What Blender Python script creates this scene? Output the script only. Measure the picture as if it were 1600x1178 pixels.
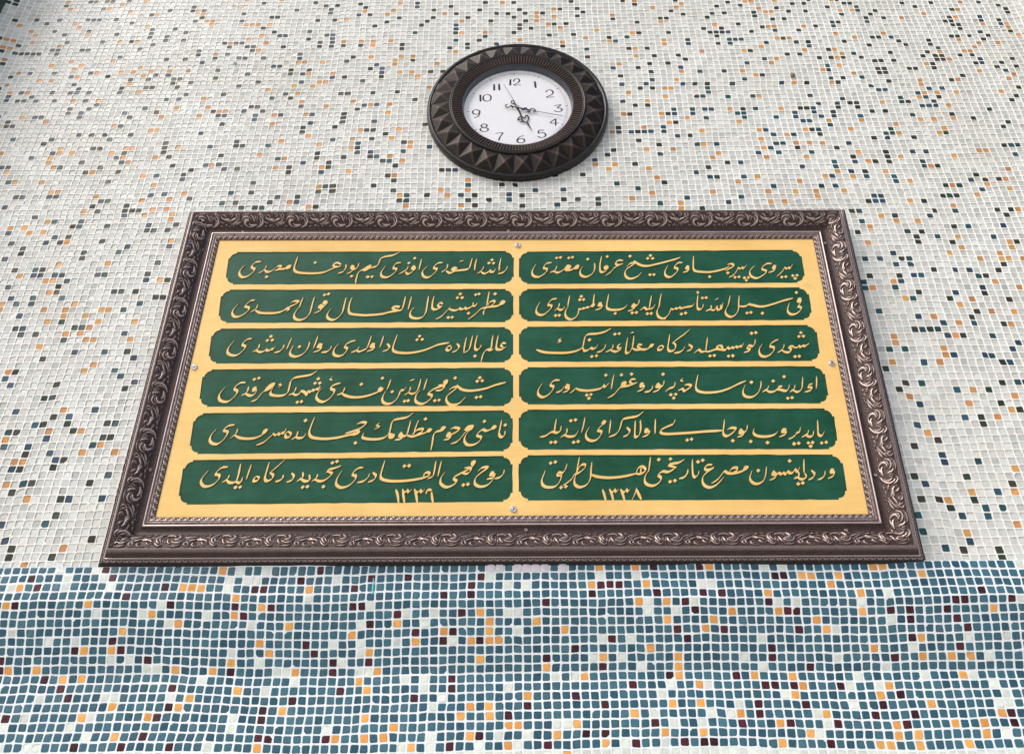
import bpy, math, random
import numpy as np
from mathutils import Vector, Matrix
from mathutils.geometry import delaunay_2d_cdt

R = math.radians
scene = bpy.context.scene
for ob in list(bpy.data.objects):
    bpy.data.objects.remove(ob)

# ------------------------------------------------------------------ camera
Z0 = 1.55                                  # eye height above the added ground
PITCH, YAW, ROLL = 0.50625731, 0.01291991, -0.00404095
cam_d = bpy.data.cameras.new("camera")
cam = bpy.data.objects.new("camera", cam_d)
scene.collection.objects.link(cam)
cam_d.sensor_width = 36.0
cam_d.lens = 1194.0 / 1600.0 * 36.0
cam_d.clip_start = 0.01
cam_d.clip_end = 400.0
rt, up, fw = Vector((1, 0, 0)), Vector((0, -math.sin(PITCH), math.cos(PITCH))), Vector((0, math.cos(PITCH), math.sin(PITCH)))
Y = Matrix.Rotation(YAW, 3, 'Z')
rt, up, fw = Y @ rt, Y @ up, Y @ fw
rt, up = math.cos(ROLL) * rt + math.sin(ROLL) * up, -math.sin(ROLL) * rt + math.cos(ROLL) * up
m = Matrix((rt, up, -fw)).transposed().to_4x4()
m.translation = Vector((0, -0.978, Z0))
cam.matrix_world = m
scene.camera = cam

# ------------------------------------------------------------------ light
SUN_EL = R(46)                             # soft daylight from behind the camera, high on the left
world = bpy.data.worlds.new("World")
scene.world = world
world.use_nodes = True
wn = world.node_tree.nodes
wl = world.node_tree.links
wn.clear()
sky = wn.new("ShaderNodeTexSky")
sky.sky_type = 'NISHITA'
sky.sun_disc = False
sky.sun_elevation = SUN_EL
sun_dir = Vector((math.sin(R(-50)) * math.cos(SUN_EL), -math.cos(R(-50)) * math.cos(SUN_EL), math.sin(SUN_EL)))
sky.sun_rotation = math.atan2(sun_dir.x, sun_dir.y)
sky.air_density = 1.0
sky.dust_density = 4.0
sky.ozone_density = 1.0
bg = wn.new("ShaderNodeBackground")
bg.inputs[1].default_value = 0.15
wo = wn.new("ShaderNodeOutputWorld")
wl.new(sky.outputs[0], bg.inputs[0])
wl.new(bg.outputs[0], wo.inputs[0])
sun_d = bpy.data.lights.new("sun", 'SUN')
sun_d.energy = 1.2
sun_d.angle = R(32)
sun_d.color = (1.0, 0.97, 0.94)
sun = bpy.data.objects.new("sun", sun_d)
scene.collection.objects.link(sun)
sun.rotation_euler = sun_dir.to_track_quat('Z', 'Y').to_euler()
sun.location = (1.5, -3, 4)
scene.view_settings.view_transform = 'Standard'
scene.view_settings.look = 'None'
scene.view_settings.gamma = 1.0
scene.view_settings.use_curve_mapping = False
scene.view_settings.exposure = 0.36

# ------------------------------------------------------------------ data
CORNERS = [(-0.4738, 0.4506), (0.4581, 0.4389), (0.4499, -0.0017), (-0.4819, 0.0019)]
PANELS = [
    [(-0.4544, 0.4280), (-0.0084, 0.4232), (-0.0088, 0.3623), (-0.4512, 0.3670)],
    [(-0.4546, 0.3578), (-0.0093, 0.3528), (-0.0096, 0.2943), (-0.4505, 0.2986)],
    [(-0.4568, 0.2889), (-0.0101, 0.2860), (-0.0104, 0.2271), (-0.4535, 0.2300)],
    [(-0.4579, 0.2207), (-0.0104, 0.2182), (-0.0107, 0.1580), (-0.4544, 0.1612)],
    [(-0.4580, 0.1515), (-0.0116, 0.1511), (-0.0119, 0.0900), (-0.4550, 0.0901)],
    [(-0.4591, 0.0816), (-0.0119, 0.0835), (-0.0122, 0.0189), (-0.4564, 0.0188)],
    [(-0.0005, 0.4218), (0.4357, 0.4190), (0.4328, 0.3581), (-0.0010, 0.3614)],
    [(-0.0010, 0.3527), (0.4342, 0.3498), (0.4314, 0.2924), (-0.0015, 0.2953)],
    [(-0.0016, 0.2864), (0.4345, 0.2838), (0.4304, 0.2239), (-0.0021, 0.2275)],
    [(-0.0021, 0.2189), (0.4329, 0.2154), (0.4303, 0.1569), (-0.0026, 0.1599)],
    [(-0.0031, 0.1520), (0.4337, 0.1493), (0.4289, 0.0889), (-0.0036, 0.0922)],
    [(-0.0037, 0.0843), (0.4316, 0.0810), (0.4278, 0.0178), (-0.0042, 0.0206)],
]
# brush strokes of the lettering, tenths of a millimetre on the board; "." is a diamond dot, "~" a small mark, "#" a filled head
INK = [
"""-4022,4086 -4103,4078 -4152,4007 -4131,3967 -4100,3956 -4102,3916 -4144,3854 -4204,3810 -4262,3802 -4310,3839 -4326,3901 -4303,3964 -4259,4017
-3924,4007 -3934,3964 -3967,3914 -4021,3872
-3943,3932 -3890,3892 -3832,3909 -3786,3951
-3782,3920 -3703,3943 -3629,3949 -3576,3971
-3773,3962 -3741,4004 -3692,3996 -3706,3961 -3741,3950
#-3630,3952 -3594,3999 -3550,4002 -3554,3966 -3607,3948
.-3892,3802
-3459,4169 -3473,4069 -3486,3970 -3468,3907 -3397,3874 -3247,3859 -3099,3862 -2997,3882 -2920,3926 -2835,3966
-2766,4019 -2821,4049 -2876,4035 -2878,3995 -2828,3970 -2767,3990
.-3170,4059
-2690,4007 -2682,3967 -2716,3887 -2794,3851
-2491,4033 -2498,3974 -2541,3926 -2595,3945 -2603,3988 -2563,3969 -2567,3921 -2596,3877 -2655,3845
.-2581,3796
-2394,3942 -2442,3901 -2483,3857 -2502,3769 -2506,3663
.-2336,3780
-1873,4237 -1959,4183 -2077,4158 -2157,4122 -2174,4050 -2206,3979 -2257,3961 -2314,3941
#-2430,3901 -2382,3949 -2326,3987 -2299,3969 -2342,3918 -2399,3888
.-2324,3780
.-2265,3783
-1838,4036 -1904,4028 -1945,3966 -1940,3930 -1898,3924 -1902,3885 -1950,3823 -2020,3771 -2087,3772 -2126,3808 -2128,3870 -2072,3977
-1722,3963 -1734,3914 -1790,3869 -1847,3830
-1753,3865 -1721,3825 -1671,3846 -1608,3920
-1615,3970 -1652,3967 -1657,3926 -1612,3907 -1602,3943
.-1711,4029
.-1626,4118
-1521,4095 -1534,4005 -1548,3906
-1193,4027 -1257,4022 -1314,3966 -1317,3926 -1275,3915 -1280,3876 -1329,3814 -1386,3762 -1452,3763 -1492,3816 -1488,3879 -1425,3967
-1111,3995 -1115,3936 -1155,3883 -1198,3853
-1128,3873 -1072,3833 -1021,3854 -956,3898
#-961,3921 -1016,3934 -1045,3904 -999,3875
-1007,3868 -926,3881 -845,3891 -779,3913 -751,4020 -733,4102
-663,4091 -684,3983 -689,3885
~-926,4046 -868,4064
-553,3946 -571,3892 -607,3848 -644,3822
-590,3848 -541,3815 -475,3846 -460,3873 -438,3846 -394,3845 -375,3895
.-425,4070
.-472,4011
.-402,4006
-287,4095 -306,3987 -313,3871
-191,3940 -202,3892 -253,3834 -324,3812""",
"""-4014,3380 -4071,3372 -4126,3304 -4140,3270 -4090,3256 -4072,3232 -4093,3181 -4149,3126 -4215,3089 -4282,3099 -4317,3154 -4309,3221 -4251,3314
-3957,3293 -3967,3234 -4039,3164
-3973,3200 -3901,3157 -3784,3147 -3669,3149 -3585,3170 -3504,3214
-3538,3194 -3504,3236 -3467,3207 -3503,3185
-3454,3329 -3406,3359 -3339,3345 -3398,3294 -3479,3248 -3533,3215
-3282,3413 -3302,3336 -3313,3251
-3111,3419 -3129,3291 -3143,3155 -3183,3072 -3250,3026 -3322,3027 -3372,3066 -3378,3133 -3344,3209 -3314,3259
-2914,3353 -2961,3343 -2952,3302 -2909,3308 -2910,3339
-2909,3305 -2951,3251 -3008,3281 -3023,3247 -2977,3221 -3005,3179 -3076,3137
.-2959,3460
.-2902,3477
-2628,3404 -2643,3284 -2659,3149 -2715,3057 -2782,3016 -2857,3042 -2885,3110 -2838,3210
-2538,3403 -2565,3300 -2568,3181 -2534,3122 -2439,3104 -2322,3091 -2208,3092
-2318,3097 -2203,3096 -2061,3111 -1948,3143 -1834,3163 -1770,3179
-1820,3171 -1894,3193 -1913,3227 -1868,3240 -1807,3232 -1836,3202
-1733,3409 -1744,3289 -1770,3179 -1812,3161
-1639,3408 -1655,3305 -1674,3186
-1382,3413 -1393,3267 -1408,3132 -1454,3049 -1532,3025 -1611,3043 -1643,3093 -1626,3169 -1589,3211
-1295,3412 -1315,3300 -1310,3199 -1259,3178 -1195,3205
-1159,3273 -1192,3299 -1231,3269 -1210,3223 -1167,3230
-1045,3220 -1086,3162 -1168,3062 -1249,3013
-1061,3187 -985,3157 -921,3176 -907,3202 -885,3176 -842,3184 -825,3209 -806,3183 -749,3205 -706,3241 -703,3289
-706,3233 -663,3237 -648,3278
.-899,3449
.-941,3384
.-869,3383
.-667,3434
.-616,3445
.-1067,3036
.-1010,3040
.-768,3107
-526,3208 -597,3169 -668,3089 -769,3003
-542,3079 -540,3146 -509,3201 -576,3189
-540,3188 -454,3214 -339,3228 -253,3269
#-310,3250 -274,3312 -227,3289 -267,3252
-480,3238 -455,3297 -390,3322 -380,3284 -440,3229
-464,3478 -481,3358 -497,3230
.-372,3445""",
"""-3955,2710 -4013,2702 -4070,2644 -4074,2602 -4032,2588 -4033,2551 -4068,2493 -4133,2435 -4213,2436 -4274,2479 -4277,2554 -4215,2671
-3829,2612 -3829,2557 -3853,2524 -3906,2487
-3866,2512 -3788,2481 -3733,2505 -3718,2527 -3696,2505 -3653,2513 -3638,2538 -3618,2521 -3587,2576
.-3676,2746
.-3721,2678
.-3648,2684
-3467,2598 -3468,2552 -3512,2494 -3585,2474
-3366,2711 -3389,2627 -3413,2527
-3097,2640 -3097,2581 -3130,2490 -3195,2424 -3273,2400 -3339,2426 -3360,2476 -3325,2584
.-3230,2566
-2983,2740 -3001,2639 -3022,2538
-2900,2596 -2950,2608 -2963,2563 -2910,2545 -2927,2507 -3011,2472
-2765,2565 -2775,2522 -2822,2478 -2897,2470
-2421,2657 -2486,2641 -2555,2591 -2563,2550 -2527,2532 -2531,2499 -2569,2433 -2631,2401 -2699,2418 -2726,2468 -2711,2535 -2666,2601
-2360,2550 -2372,2514 -2413,2481 -2458,2465
-2392,2494 -2346,2472 -2297,2493 -2241,2529 -2213,2629 -2192,2730
-2128,2594 -2173,2603 -2188,2553 -2136,2544 -2144,2514 -2231,2475
-2013,2728 -2028,2635 -2051,2543
-1948,2601 -1909,2545 -1935,2500 -2002,2473
-1811,2743 -1838,2641 -1860,2533 -1841,2474 -1745,2445 -1599,2443 -1455,2469 -1340,2509 -1197,2575 -1044,2603
.-1479,2721
.-1514,2661
.-1438,2667
-1013,2551 -1057,2544 -1080,2501 -1051,2473 -1011,2494 -1008,2534
-926,2588 -891,2537 -923,2479 -988,2447
-790,2687 -809,2578 -821,2445
-702,2712 -722,2594 -749,2486 -816,2437
-632,2719 -653,2610 -662,2509 -625,2479 -582,2522 -576,2558
.-659,2380
-401,2716 -415,2607 -429,2498 -479,2487 -520,2450 -551,2375 -567,2277
-479,2487 -436,2473 -399,2486
-323,2715 -342,2606 -351,2506 -319,2480 -261,2488 -210,2529
-210,2582 -261,2591 -283,2552 -251,2521""",
"""-3938,1985 -4003,1986 -4066,1931 -4077,1883 -4041,1864 -4028,1827 -4061,1765 -4127,1695 -4197,1688 -4262,1720 -4280,1798 -4221,1916
-3885,1916 -3884,1865 -3905,1818 -3955,1787
-3912,1815 -3842,1778 -3787,1793 -3754,1856
#-3769,1911 -3811,1899 -3801,1856 -3756,1867
.-3817,2037
.-3755,2055
-3640,1859 -3689,1800 -3734,1722 -3807,1687
#-3641,1847 -3619,1906 -3568,1957 -3523,1963 -3528,1921 -3585,1874 -3639,1847
-2932,2159 -3012,2103 -3125,2080 -3237,2057 -3287,2002 -3297,1906 -3308,1827 -3359,1780 -3457,1774 -3538,1790 -3558,1830 -3531,1893
~-3425,1974 -3450,1952 -3411,1939 -3454,1908
-3203,1900 -3205,1857 -3235,1810 -3284,1786
-3246,1807 -3181,1782 -3141,1802 -3122,1844 -3065,1824 -3029,1780 -3025,1840 -2980,1826 -2963,1863 -2933,1846 -2908,1878 -2871,1866 -2860,1920
.-2897,2034
.-2935,1966
.-2868,1968
.-3153,1669
.-3095,1679
-2574,1961 -2637,1946 -2697,1907 -2690,1867 -2649,1854 -2651,1804 -2699,1726 -2779,1672 -2851,1689 -2893,1744 -2879,1814 -2836,1877
~-2696,2067 -2728,2030 -2693,2011
-2507,1889 -2512,1842 -2537,1803 -2598,1778
-2540,1803 -2476,1763 -2375,1738 -2261,1740 -2150,1764 -2068,1797 -1992,1831
.-2272,1942
#-1988,1894 -2018,1868 -1998,1833 -1963,1847 -1966,1883
.-1977,2035
-1858,2009 -1876,1922 -1896,1855
-1631,1879 -1664,1837 -1696,1844 -1716,1809 -1717,1778 -1755,1700 -1821,1638 -1891,1631 -1943,1663 -1955,1733 -1919,1819
.-1822,1818
-1568,1886 -1572,1839 -1605,1792 -1639,1767
-1584,1800 -1533,1782 -1485,1807 -1453,1869 -1425,2012
~-1581,1988 -1553,2001 -1520,2008
.-1640,1668
.-1588,1676
-1339,2011 -1356,1932 -1374,1845
-1430,1837 -1476,1772 -1488,1681 -1441,1634 -1370,1626 -1302,1672 -1255,1726 -1263,1760 -1310,1781 -1287,1812 -1225,1859 -1169,1882 -1087,1905
#-1086,1941 -1094,1976 -1052,1984 -1050,1944 -1088,1910
-1170,1910 -1121,1916 -1084,1881 -1139,1834 -1203,1832
.-1210,1672
.-1151,1681
-1009,1845 -956,1880 -899,1879 -982,1801 -1043,1739 -1048,1669 -1004,1614 -933,1606 -864,1628 -782,1720
-907,1911 -841,1847 -741,1822 -628,1828 -487,1858 -360,1908 -215,1947
.-935,2026
.-582,2026
.-619,1971
.-548,1977
.-626,1716
.-567,1726""",
"""-3989,1329 -4058,1322 -4114,1280 -4121,1246 -4066,1229 -4067,1187 -4108,1104 -4175,1047 -4246,1056 -4292,1098 -4290,1173 -4236,1264
-3936,1265 -3945,1203 -4007,1133
-3956,1173 -3880,1135 -3785,1122 -3677,1130 -3590,1169 -3546,1207
#-3577,1182 -3562,1246 -3520,1240 -3541,1202
-3422,1189 -3477,1134 -3544,1065 -3634,1026
-3431,1194 -3385,1167 -3364,1197 -3335,1176 -3308,1209 -3283,1196 -3258,1263
-3225,1225 -3259,1187 -3244,1137 -3191,1145 -3182,1195 -3224,1220
-3092,1219 -3099,1152 -3159,1108
-3118,1144 -3057,1123 -2997,1139 -2979,1184
.-3003,1387
-2883,1428 -2910,1327 -2931,1209 -2896,1142 -2808,1116 -2669,1109 -2531,1125 -2425,1150 -2304,1182 -2246,1194
-2274,1328 -2214,1353 -2150,1336 -2229,1260 -2334,1216 -2424,1187
-2330,1178 -2276,1227 -2236,1198 -2291,1169 -2353,1166
.-2275,1044
-1511,1482 -1586,1423 -1694,1399 -1778,1374 -1804,1298 -1818,1197 -1877,1123 -1983,1096 -2107,1100 -2187,1126 -2176,1184
#-1817,1194 -1813,1127 -1757,1122 -1751,1167
~-1968,1337 -2007,1304 -1963,1283 -2026,1247
-1536,1363 -1557,1245 -1578,1153 -1631,1137 -1665,1188 -1681,1143 -1633,1121 -1660,1096 -1731,1083
-1570,1148 -1492,1131 -1401,1160 -1309,1189
-1497,1169 -1435,1230 -1359,1243 -1369,1201 -1447,1157
-1427,1370 -1460,1261 -1481,1161
#-1313,1189 -1284,1234 -1241,1222 -1276,1192
.-1331,1392
-1110,1220 -1099,1261 -1052,1257 -1086,1220 -1171,1199 -1207,1149 -1218,1042 -1233,930
#-1110,1220 -1099,1261 -1052,1257 -1086,1220
-972,1175 -1012,1178 -1021,1131 -972,1127 -989,1094 -1058,1077
-971,1234 -925,1259 -850,1234 -923,1175 -984,1152
-788,1217 -747,1267 -670,1278 -680,1236 -753,1207 -798,1145 -873,1055 -959,1019
#-788,1217 -747,1267 -670,1278 -680,1236 -753,1207
-715,1211 -767,1137 -781,1062 -741,1004 -657,1000 -581,1044 -548,1110 -605,1132 -595,1172 -530,1226 -483,1204 -414,1225
#-417,1220 -391,1270 -349,1258 -380,1230
.-508,1349
-272,1358 -290,1249 -305,1149 -266,1107 -228,1144 -222,1198
.-220,1290""",
"""-3980,711 -4055,703 -4114,648 -4126,608 -4075,596 -4068,552 -4122,473 -4221,435 -4287,467 -4307,538 -4238,657
-3943,594 -3953,543 -4015,493
-3973,532 -3913,487 -3840,499 -3818,573 -3811,749
-3841,506 -3777,483 -3755,557
.-3827,421
.-3765,426
-3665,740 -3681,644 -3698,541
-3554,576 -3598,548 -3597,508 -3547,512 -3528,555 -3556,571
-3425,770 -3440,657 -3451,546 -3418,506 -3361,530 -3342,585 -3393,625
-3217,808 -3297,720 -3393,625
-3211,588 -3212,544 -3253,510 -3300,501
-3097,614 -3062,571 -3081,519 -3148,491
-2950,624 -2942,557 -3013,499
-2978,539 -2897,497 -2844,517 -2858,588
.-2925,415
.-2863,423
-2750,590 -2752,548 -2810,498
-2780,527 -2709,498 -2636,515 -2551,601 -2622,637
-2444,712 -2532,678 -2603,662 -2632,618
.-2648,421
.-2563,758
.-2501,777
-2141,685 -2201,678 -2258,630 -2273,583 -2230,570 -2226,527 -2280,457 -2351,413 -2425,408 -2483,458 -2475,537 -2425,640
-2044,600 -2062,546 -2118,494 -2194,476
-2002,612 -1955,567 -1984,509 -2052,480
-1853,779 -1876,675 -1895,563 -1864,516 -1757,491 -1607,490 -1457,504 -1324,530 -1242,560
-1313,550 -1304,597 -1255,608 -1233,581 -1265,554
.-1582,701
.-1519,706
-1160,764 -1171,652 -1190,557 -1256,523
-1085,763 -1104,667 -1122,556
-1033,603 -1076,540 -1089,477 -1064,430 -996,398 -915,428 -868,478 -910,515 -896,546 -829,585 -740,632 -666,679
#-674,711 -675,751 -634,756 -636,719 -673,679
-764,667 -696,671 -680,639 -732,584 -800,598
.-780,427
.-718,438
-582,622 -530,670 -451,669 -544,598 -618,520 -624,441 -556,402 -467,417 -407,471 -363,533
-371,600 -411,602 -420,562 -360,565 -393,523 -463,507
-235,630 -243,584 -288,533 -358,514
-1677,370 -1647,295 -1626,184
-1588,375 -1572,294 -1548,184
-1587,357 -1552,328 -1527,364 -1505,333 -1468,368
-1428,374 -1401,293 -1378,182
-1422,355 -1381,327 -1354,362 -1329,331 -1292,369
-1265,313 -1264,351 -1238,366 -1199,356
-1201,330 -1189,260 -1171,191""",
"""492,4002 425,3994 380,3941 374,3902 423,3887 414,3842 369,3790 295,3743 229,3751 193,3801 201,3872 247,3970
572,3938 558,3885 532,3850 473,3824
525,3841 590,3817 650,3848 696,3892
#688,3874 730,3945 785,3921 757,3878 702,3856
709,3851 798,3867 859,3907
#828,3890 867,3934 904,3942 903,3901 843,3881
.577,4093
.636,4100
.765,4090
.822,4100
1154,3980 1157,3912 1134,3823 1072,3757 998,3733 934,3773 929,3844 970,3924
.1055,4061
1271,4108 1247,4000 1234,3893 1244,3822 1296,3821 1350,3877
1347,3936 1306,3919 1314,3878 1358,3888 1353,3927
.1360,4107
1592,3968 1524,3942 1447,3886 1398,3819 1314,3753
1596,4022 1545,4036 1491,4006 1484,3961 1539,3946
1655,3919 1696,3969 1751,3982 1785,3978 1714,3925 1644,3869 1610,3799 1620,3737 1668,3692 1741,3700 1803,3734 1859,3795
1766,4020 1821,3965 1891,3928 1979,3922 2070,3943 2175,3972 2312,4012 2419,4046 2481,4072
.1713,4107
.2028,4115
.1981,4062
.2058,4061
.1990,3758
.2049,3761
2505,3973 2446,3974 2389,3921 2380,3880 2420,3867 2416,3823 2365,3761 2295,3710 2238,3728 2218,3781 2234,3843 2279,3923
2603,3900 2564,3909 2549,3867 2592,3856 2576,3820 2501,3795
2690,4087 2675,3979 2663,3872 2686,3819 2779,3800 2896,3794 3015,3814 3137,3851 3215,3891
3199,3932 3252,3944 3288,3908 3226,3861 3148,3821
.2893,3710
.3178,3776
3353,3880 3305,3792 3252,3731 3190,3697
3342,3871 3378,3848 3407,3876 3427,3854 3479,3910
.3417,3681
.3476,3684
.3440,3636
.3276,3692
.3338,3698
3867,3935 3794,3936 3719,3875 3712,3831 3760,3812 3762,3777 3703,3725 3608,3673 3532,3701 3508,3763 3528,3824 3597,3895
3929,3890 3891,3899 3872,3851 3908,3840 3876,3802 3799,3776
4059,3870 4013,3796 3915,3704
4054,3867 4086,3838 4113,3866 4134,3844 4183,3913
.3985,3687
.4047,3693
.4156,3710
.4221,3716
.4180,3660""",
"""554,3344 488,3336 436,3277 425,3235 471,3226 470,3188 426,3133 352,3067 281,3068 242,3119 255,3195 303,3287
590,3258 583,3207 519,3132
563,3170 605,3146 644,3156 664,3198
.530,3050
.583,3052
750,3392 733,3307 718,3214
721,3197 683,3138 673,3055 707,2996 763,2978 829,3019 867,3085 878,3166
878,3166 910,3149 935,3172 964,3165 993,3188 1022,3181 1059,3209
#1059,3201 1089,3243 1114,3220 1080,3192
1124,3413 1108,3319 1100,3217
.926,3381
.900,3322
.957,3324
1227,3263 1184,3258 1177,3216 1224,3212 1215,3173 1127,3136
1337,3410 1315,3299 1296,3214 1314,3155 1398,3134 1499,3144 1566,3177 1602,3219
.1416,3075
1790,3306 1775,3242 1732,3205 1694,3235 1674,3193 1713,3175 1670,3134 1611,3113
.1668,3080
.1730,3086
1790,3124 1856,3173 1884,3139 1935,3147
1979,3375 1951,3257 1928,3152
1934,3142 1987,3168 2020,3222
.1892,3064
.1950,3068
2130,3408 2098,3289 2077,3187 2038,3104 2045,3020 2098,2978 2154,2972
2061,2990 2117,2977 2176,3010 2226,3084 2247,3148
2247,3148 2288,3130 2316,3157 2343,3140 2377,3170 2401,3149 2463,3168 2521,3178 2572,3189 2606,3231
.2394,3052
.2459,3068
2676,3375 2652,3247 2646,3146 2687,3128 2727,3170 2737,3212
~2690,3465 2667,3435 2699,3421 2669,3400
.2739,3328
.2794,3334
2849,3194 2845,3140 2766,3101
2829,3127 2891,3112 2935,3176 2937,3122 2980,3125 2994,3192 3001,3134 3031,3233
~2924,3291 2949,3308 2977,3317
3156,3359 3128,3258 3093,3165
3291,3358 3269,3239 3248,3121 3201,3038 3124,2992 3065,3023 3048,3082 3073,3140 3100,3182
3261,3180 3334,3170 3386,3186 3411,3210 3438,3203 3486,3189 3561,3167 3662,3174 3797,3215 3933,3264 4083,3304
.3367,3058
.3425,3065
.3593,3050
4209,3302 4163,3295 4148,3252 4192,3240 4207,3277
4202,3252 4164,3193 4137,3160 4183,3139 4160,3092 4079,3030 4007,3027 3971,3078 3985,3145 4019,3220
.4155,3406""",
"""1330,2813 1246,2763 1127,2731 1009,2724 956,2691 930,2607 904,2507 822,2450 675,2418 502,2417 343,2431 235,2473
~599,2658 559,2632 595,2611 547,2585
904,2507 926,2448 981,2456 1027,2497 1048,2475 1099,2496 1125,2541
.1012,2626
.1031,2350
.1099,2360
1240,2544 1222,2486 1169,2437 1110,2421
1349,2538 1338,2485 1300,2452 1240,2425
1314,2449 1385,2426 1460,2463
1454,2547 1416,2526 1421,2481 1468,2492
.1390,2719
.1452,2727
1568,2649 1546,2549 1526,2416 1564,2403 1621,2481 1646,2581 1662,2682
~1614,2730 1640,2743 1667,2746
1628,2481 1676,2451 1749,2460 1822,2459 1882,2487
1770,2533 1715,2539 1706,2500 1750,2472
#1859,2478 1893,2531 1932,2528 1904,2495
2059,2523 2006,2497 1995,2452 2045,2451 2078,2492 2058,2518
2187,2701 2160,2575 2138,2475 2160,2425 2219,2438 2253,2490 2251,2540 2217,2566
2487,2782 2406,2710 2312,2640 2220,2566
2384,2497 2357,2448 2302,2407 2226,2396
2446,2533 2492,2491 2473,2451 2412,2422
2514,2393 2583,2445 2620,2408 2686,2419
2731,2643 2707,2535 2682,2422
2678,2412 2736,2415 2826,2447 2891,2446 2969,2435 3001,2481 3026,2451 3062,2480 3088,2463 3128,2493 3150,2473 3187,2499 3207,2485 3244,2541
2885,2512 2846,2491 2870,2453
2885,2512 2920,2502 2935,2452
.2734,2339
.2795,2347
.2999,2334
.3060,2338
3419,2601 3406,2543 3366,2490 3314,2507 3283,2461 3324,2444 3305,2416 3230,2392
.3384,2709
.3446,2718
3752,2597 3690,2572 3632,2523 3621,2482 3667,2473 3668,2431 3606,2358 3528,2318 3466,2335 3446,2393 3463,2459 3509,2525
3825,2516 3811,2471 3774,2422 3714,2386
3781,2419 3826,2388 3884,2391 3917,2433 3886,2470 3937,2489 3968,2461
3968,2461 4009,2465 4034,2492 4055,2468 4092,2497 4115,2481 4184,2525
.4101,2710
.4062,2647
.4128,2651
.3950,2315
.4011,2319""",
"""552,1973 488,1974 430,1927 425,1888 464,1876 456,1832 397,1754 312,1708 249,1748 246,1819 302,1921
613,1873 590,1830 554,1799 501,1781
694,1889 649,1901 636,1854 686,1848 667,1811 598,1780
782,1847 752,1813 697,1771
781,1841 851,1812 963,1804 1077,1822 1149,1848 1173,1890 1192,1858 1249,1915
.929,1737
.988,1743
.955,1686
.1215,2046
1329,2044 1304,1949 1282,1831
1649,1924 1576,1895 1504,1871 1426,1860 1373,1814 1312,1741 1224,1690
#1427,1876 1434,1919 1480,1931 1489,1896 1448,1876
1632,1974 1583,1978 1545,1946 1584,1906
.1438,2048
.1584,2057
1740,1907 1698,1910 1694,1862 1746,1865 1726,1821 1645,1782
1864,1867 1853,1824 1808,1785 1747,1774
2033,1944 2021,1890 1983,1854 1938,1902 1916,1855 1970,1843 1943,1804 1867,1772
.2029,2052
2188,1920 2167,1852 2104,1829 2041,1783
.2108,1727
.2179,1734
.2145,1676
2222,1793 2284,1819 2301,1780 2353,1811 2412,1860 2368,1886 2321,1877
~2304,1982 2269,1951 2307,1937
2522,2031 2494,1935 2472,1841 2491,1786 2572,1758 2698,1757 2813,1774 2945,1820 3066,1881 3186,1931
3403,1925 3382,1830 3326,1737 3248,1683 3178,1680 3127,1716 3130,1786 3169,1864
.3265,1911
3497,1848 3477,1806 3403,1761
3453,1786 3504,1754 3576,1769 3609,1796 3656,1788 3723,1767 3762,1795 3792,1860
3686,1840 3636,1835 3624,1804
.3573,1926
.3739,1993
3866,1853 3848,1802 3781,1752
3826,1781 3888,1751 3953,1800 3982,1902 3999,1982
.3735,1655
.3796,1663
4116,1872 4069,1862 4051,1823 4099,1818 4074,1776 3990,1750
4195,1987 4181,1900 4161,1806""",
"""551,1260 536,1193 489,1165 436,1183 389,1161 334,1122 257,1106
488,1367 469,1274 459,1174
.405,1025
.467,1028
630,1226 620,1156 546,1103
588,1136 649,1109 734,1118 786,1191
.689,1345
.754,1356
.714,1022
.776,1035
884,1388 864,1287 831,1170
1112,1293 1133,1332 1167,1314 1142,1281
1130,1284 1078,1235 1055,1193 1105,1176 1086,1118 1022,1052 945,1045 893,1087 889,1153 939,1244
1239,1342 1225,1250 1208,1150
1698,1468 1615,1406 1505,1382 1410,1357 1376,1273 1353,1207 1295,1136 1205,1100
1455,1234 1493,1183 1455,1122 1400,1103
1578,1330 1566,1213 1556,1105 1587,1093 1628,1145 1647,1229 1648,1338
1749,1206 1707,1208 1704,1166 1761,1169 1739,1128 1664,1094
1858,1353 1846,1243 1837,1143
2128,1341 2099,1283 2002,1238 1921,1192 1917,1151 1992,1133 2130,1137 2254,1144 2393,1154 2547,1166 2757,1175
.2265,1040
.2325,1052
2808,1334 2787,1234 2766,1134 2807,1092 2889,1136 2951,1202 2884,1216 2835,1191
.2882,1025
3112,1250 3095,1184 3046,1144 3008,1190 2989,1140 3041,1131 3022,1101 2954,1077
.3123,1011
3196,1196 3178,1146 3198,1105 3278,1082 3386,1086 3466,1110 3510,1151
.3348,993
3634,1186 3585,1189 3571,1147 3627,1145 3603,1109 3526,1076
3831,1209 3807,1143 3767,1132 3737,1091 3686,1058 3645,1042
.3706,973
.3769,979
3933,1167 3918,1122 3829,1067
3884,1102 3931,1072 3981,1092 4001,1151
.3900,982
.3959,987
.3922,933
4085,1312 4070,1204 4059,1104 4101,1084 4146,1145
.4081,979
.4144,988""",
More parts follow.
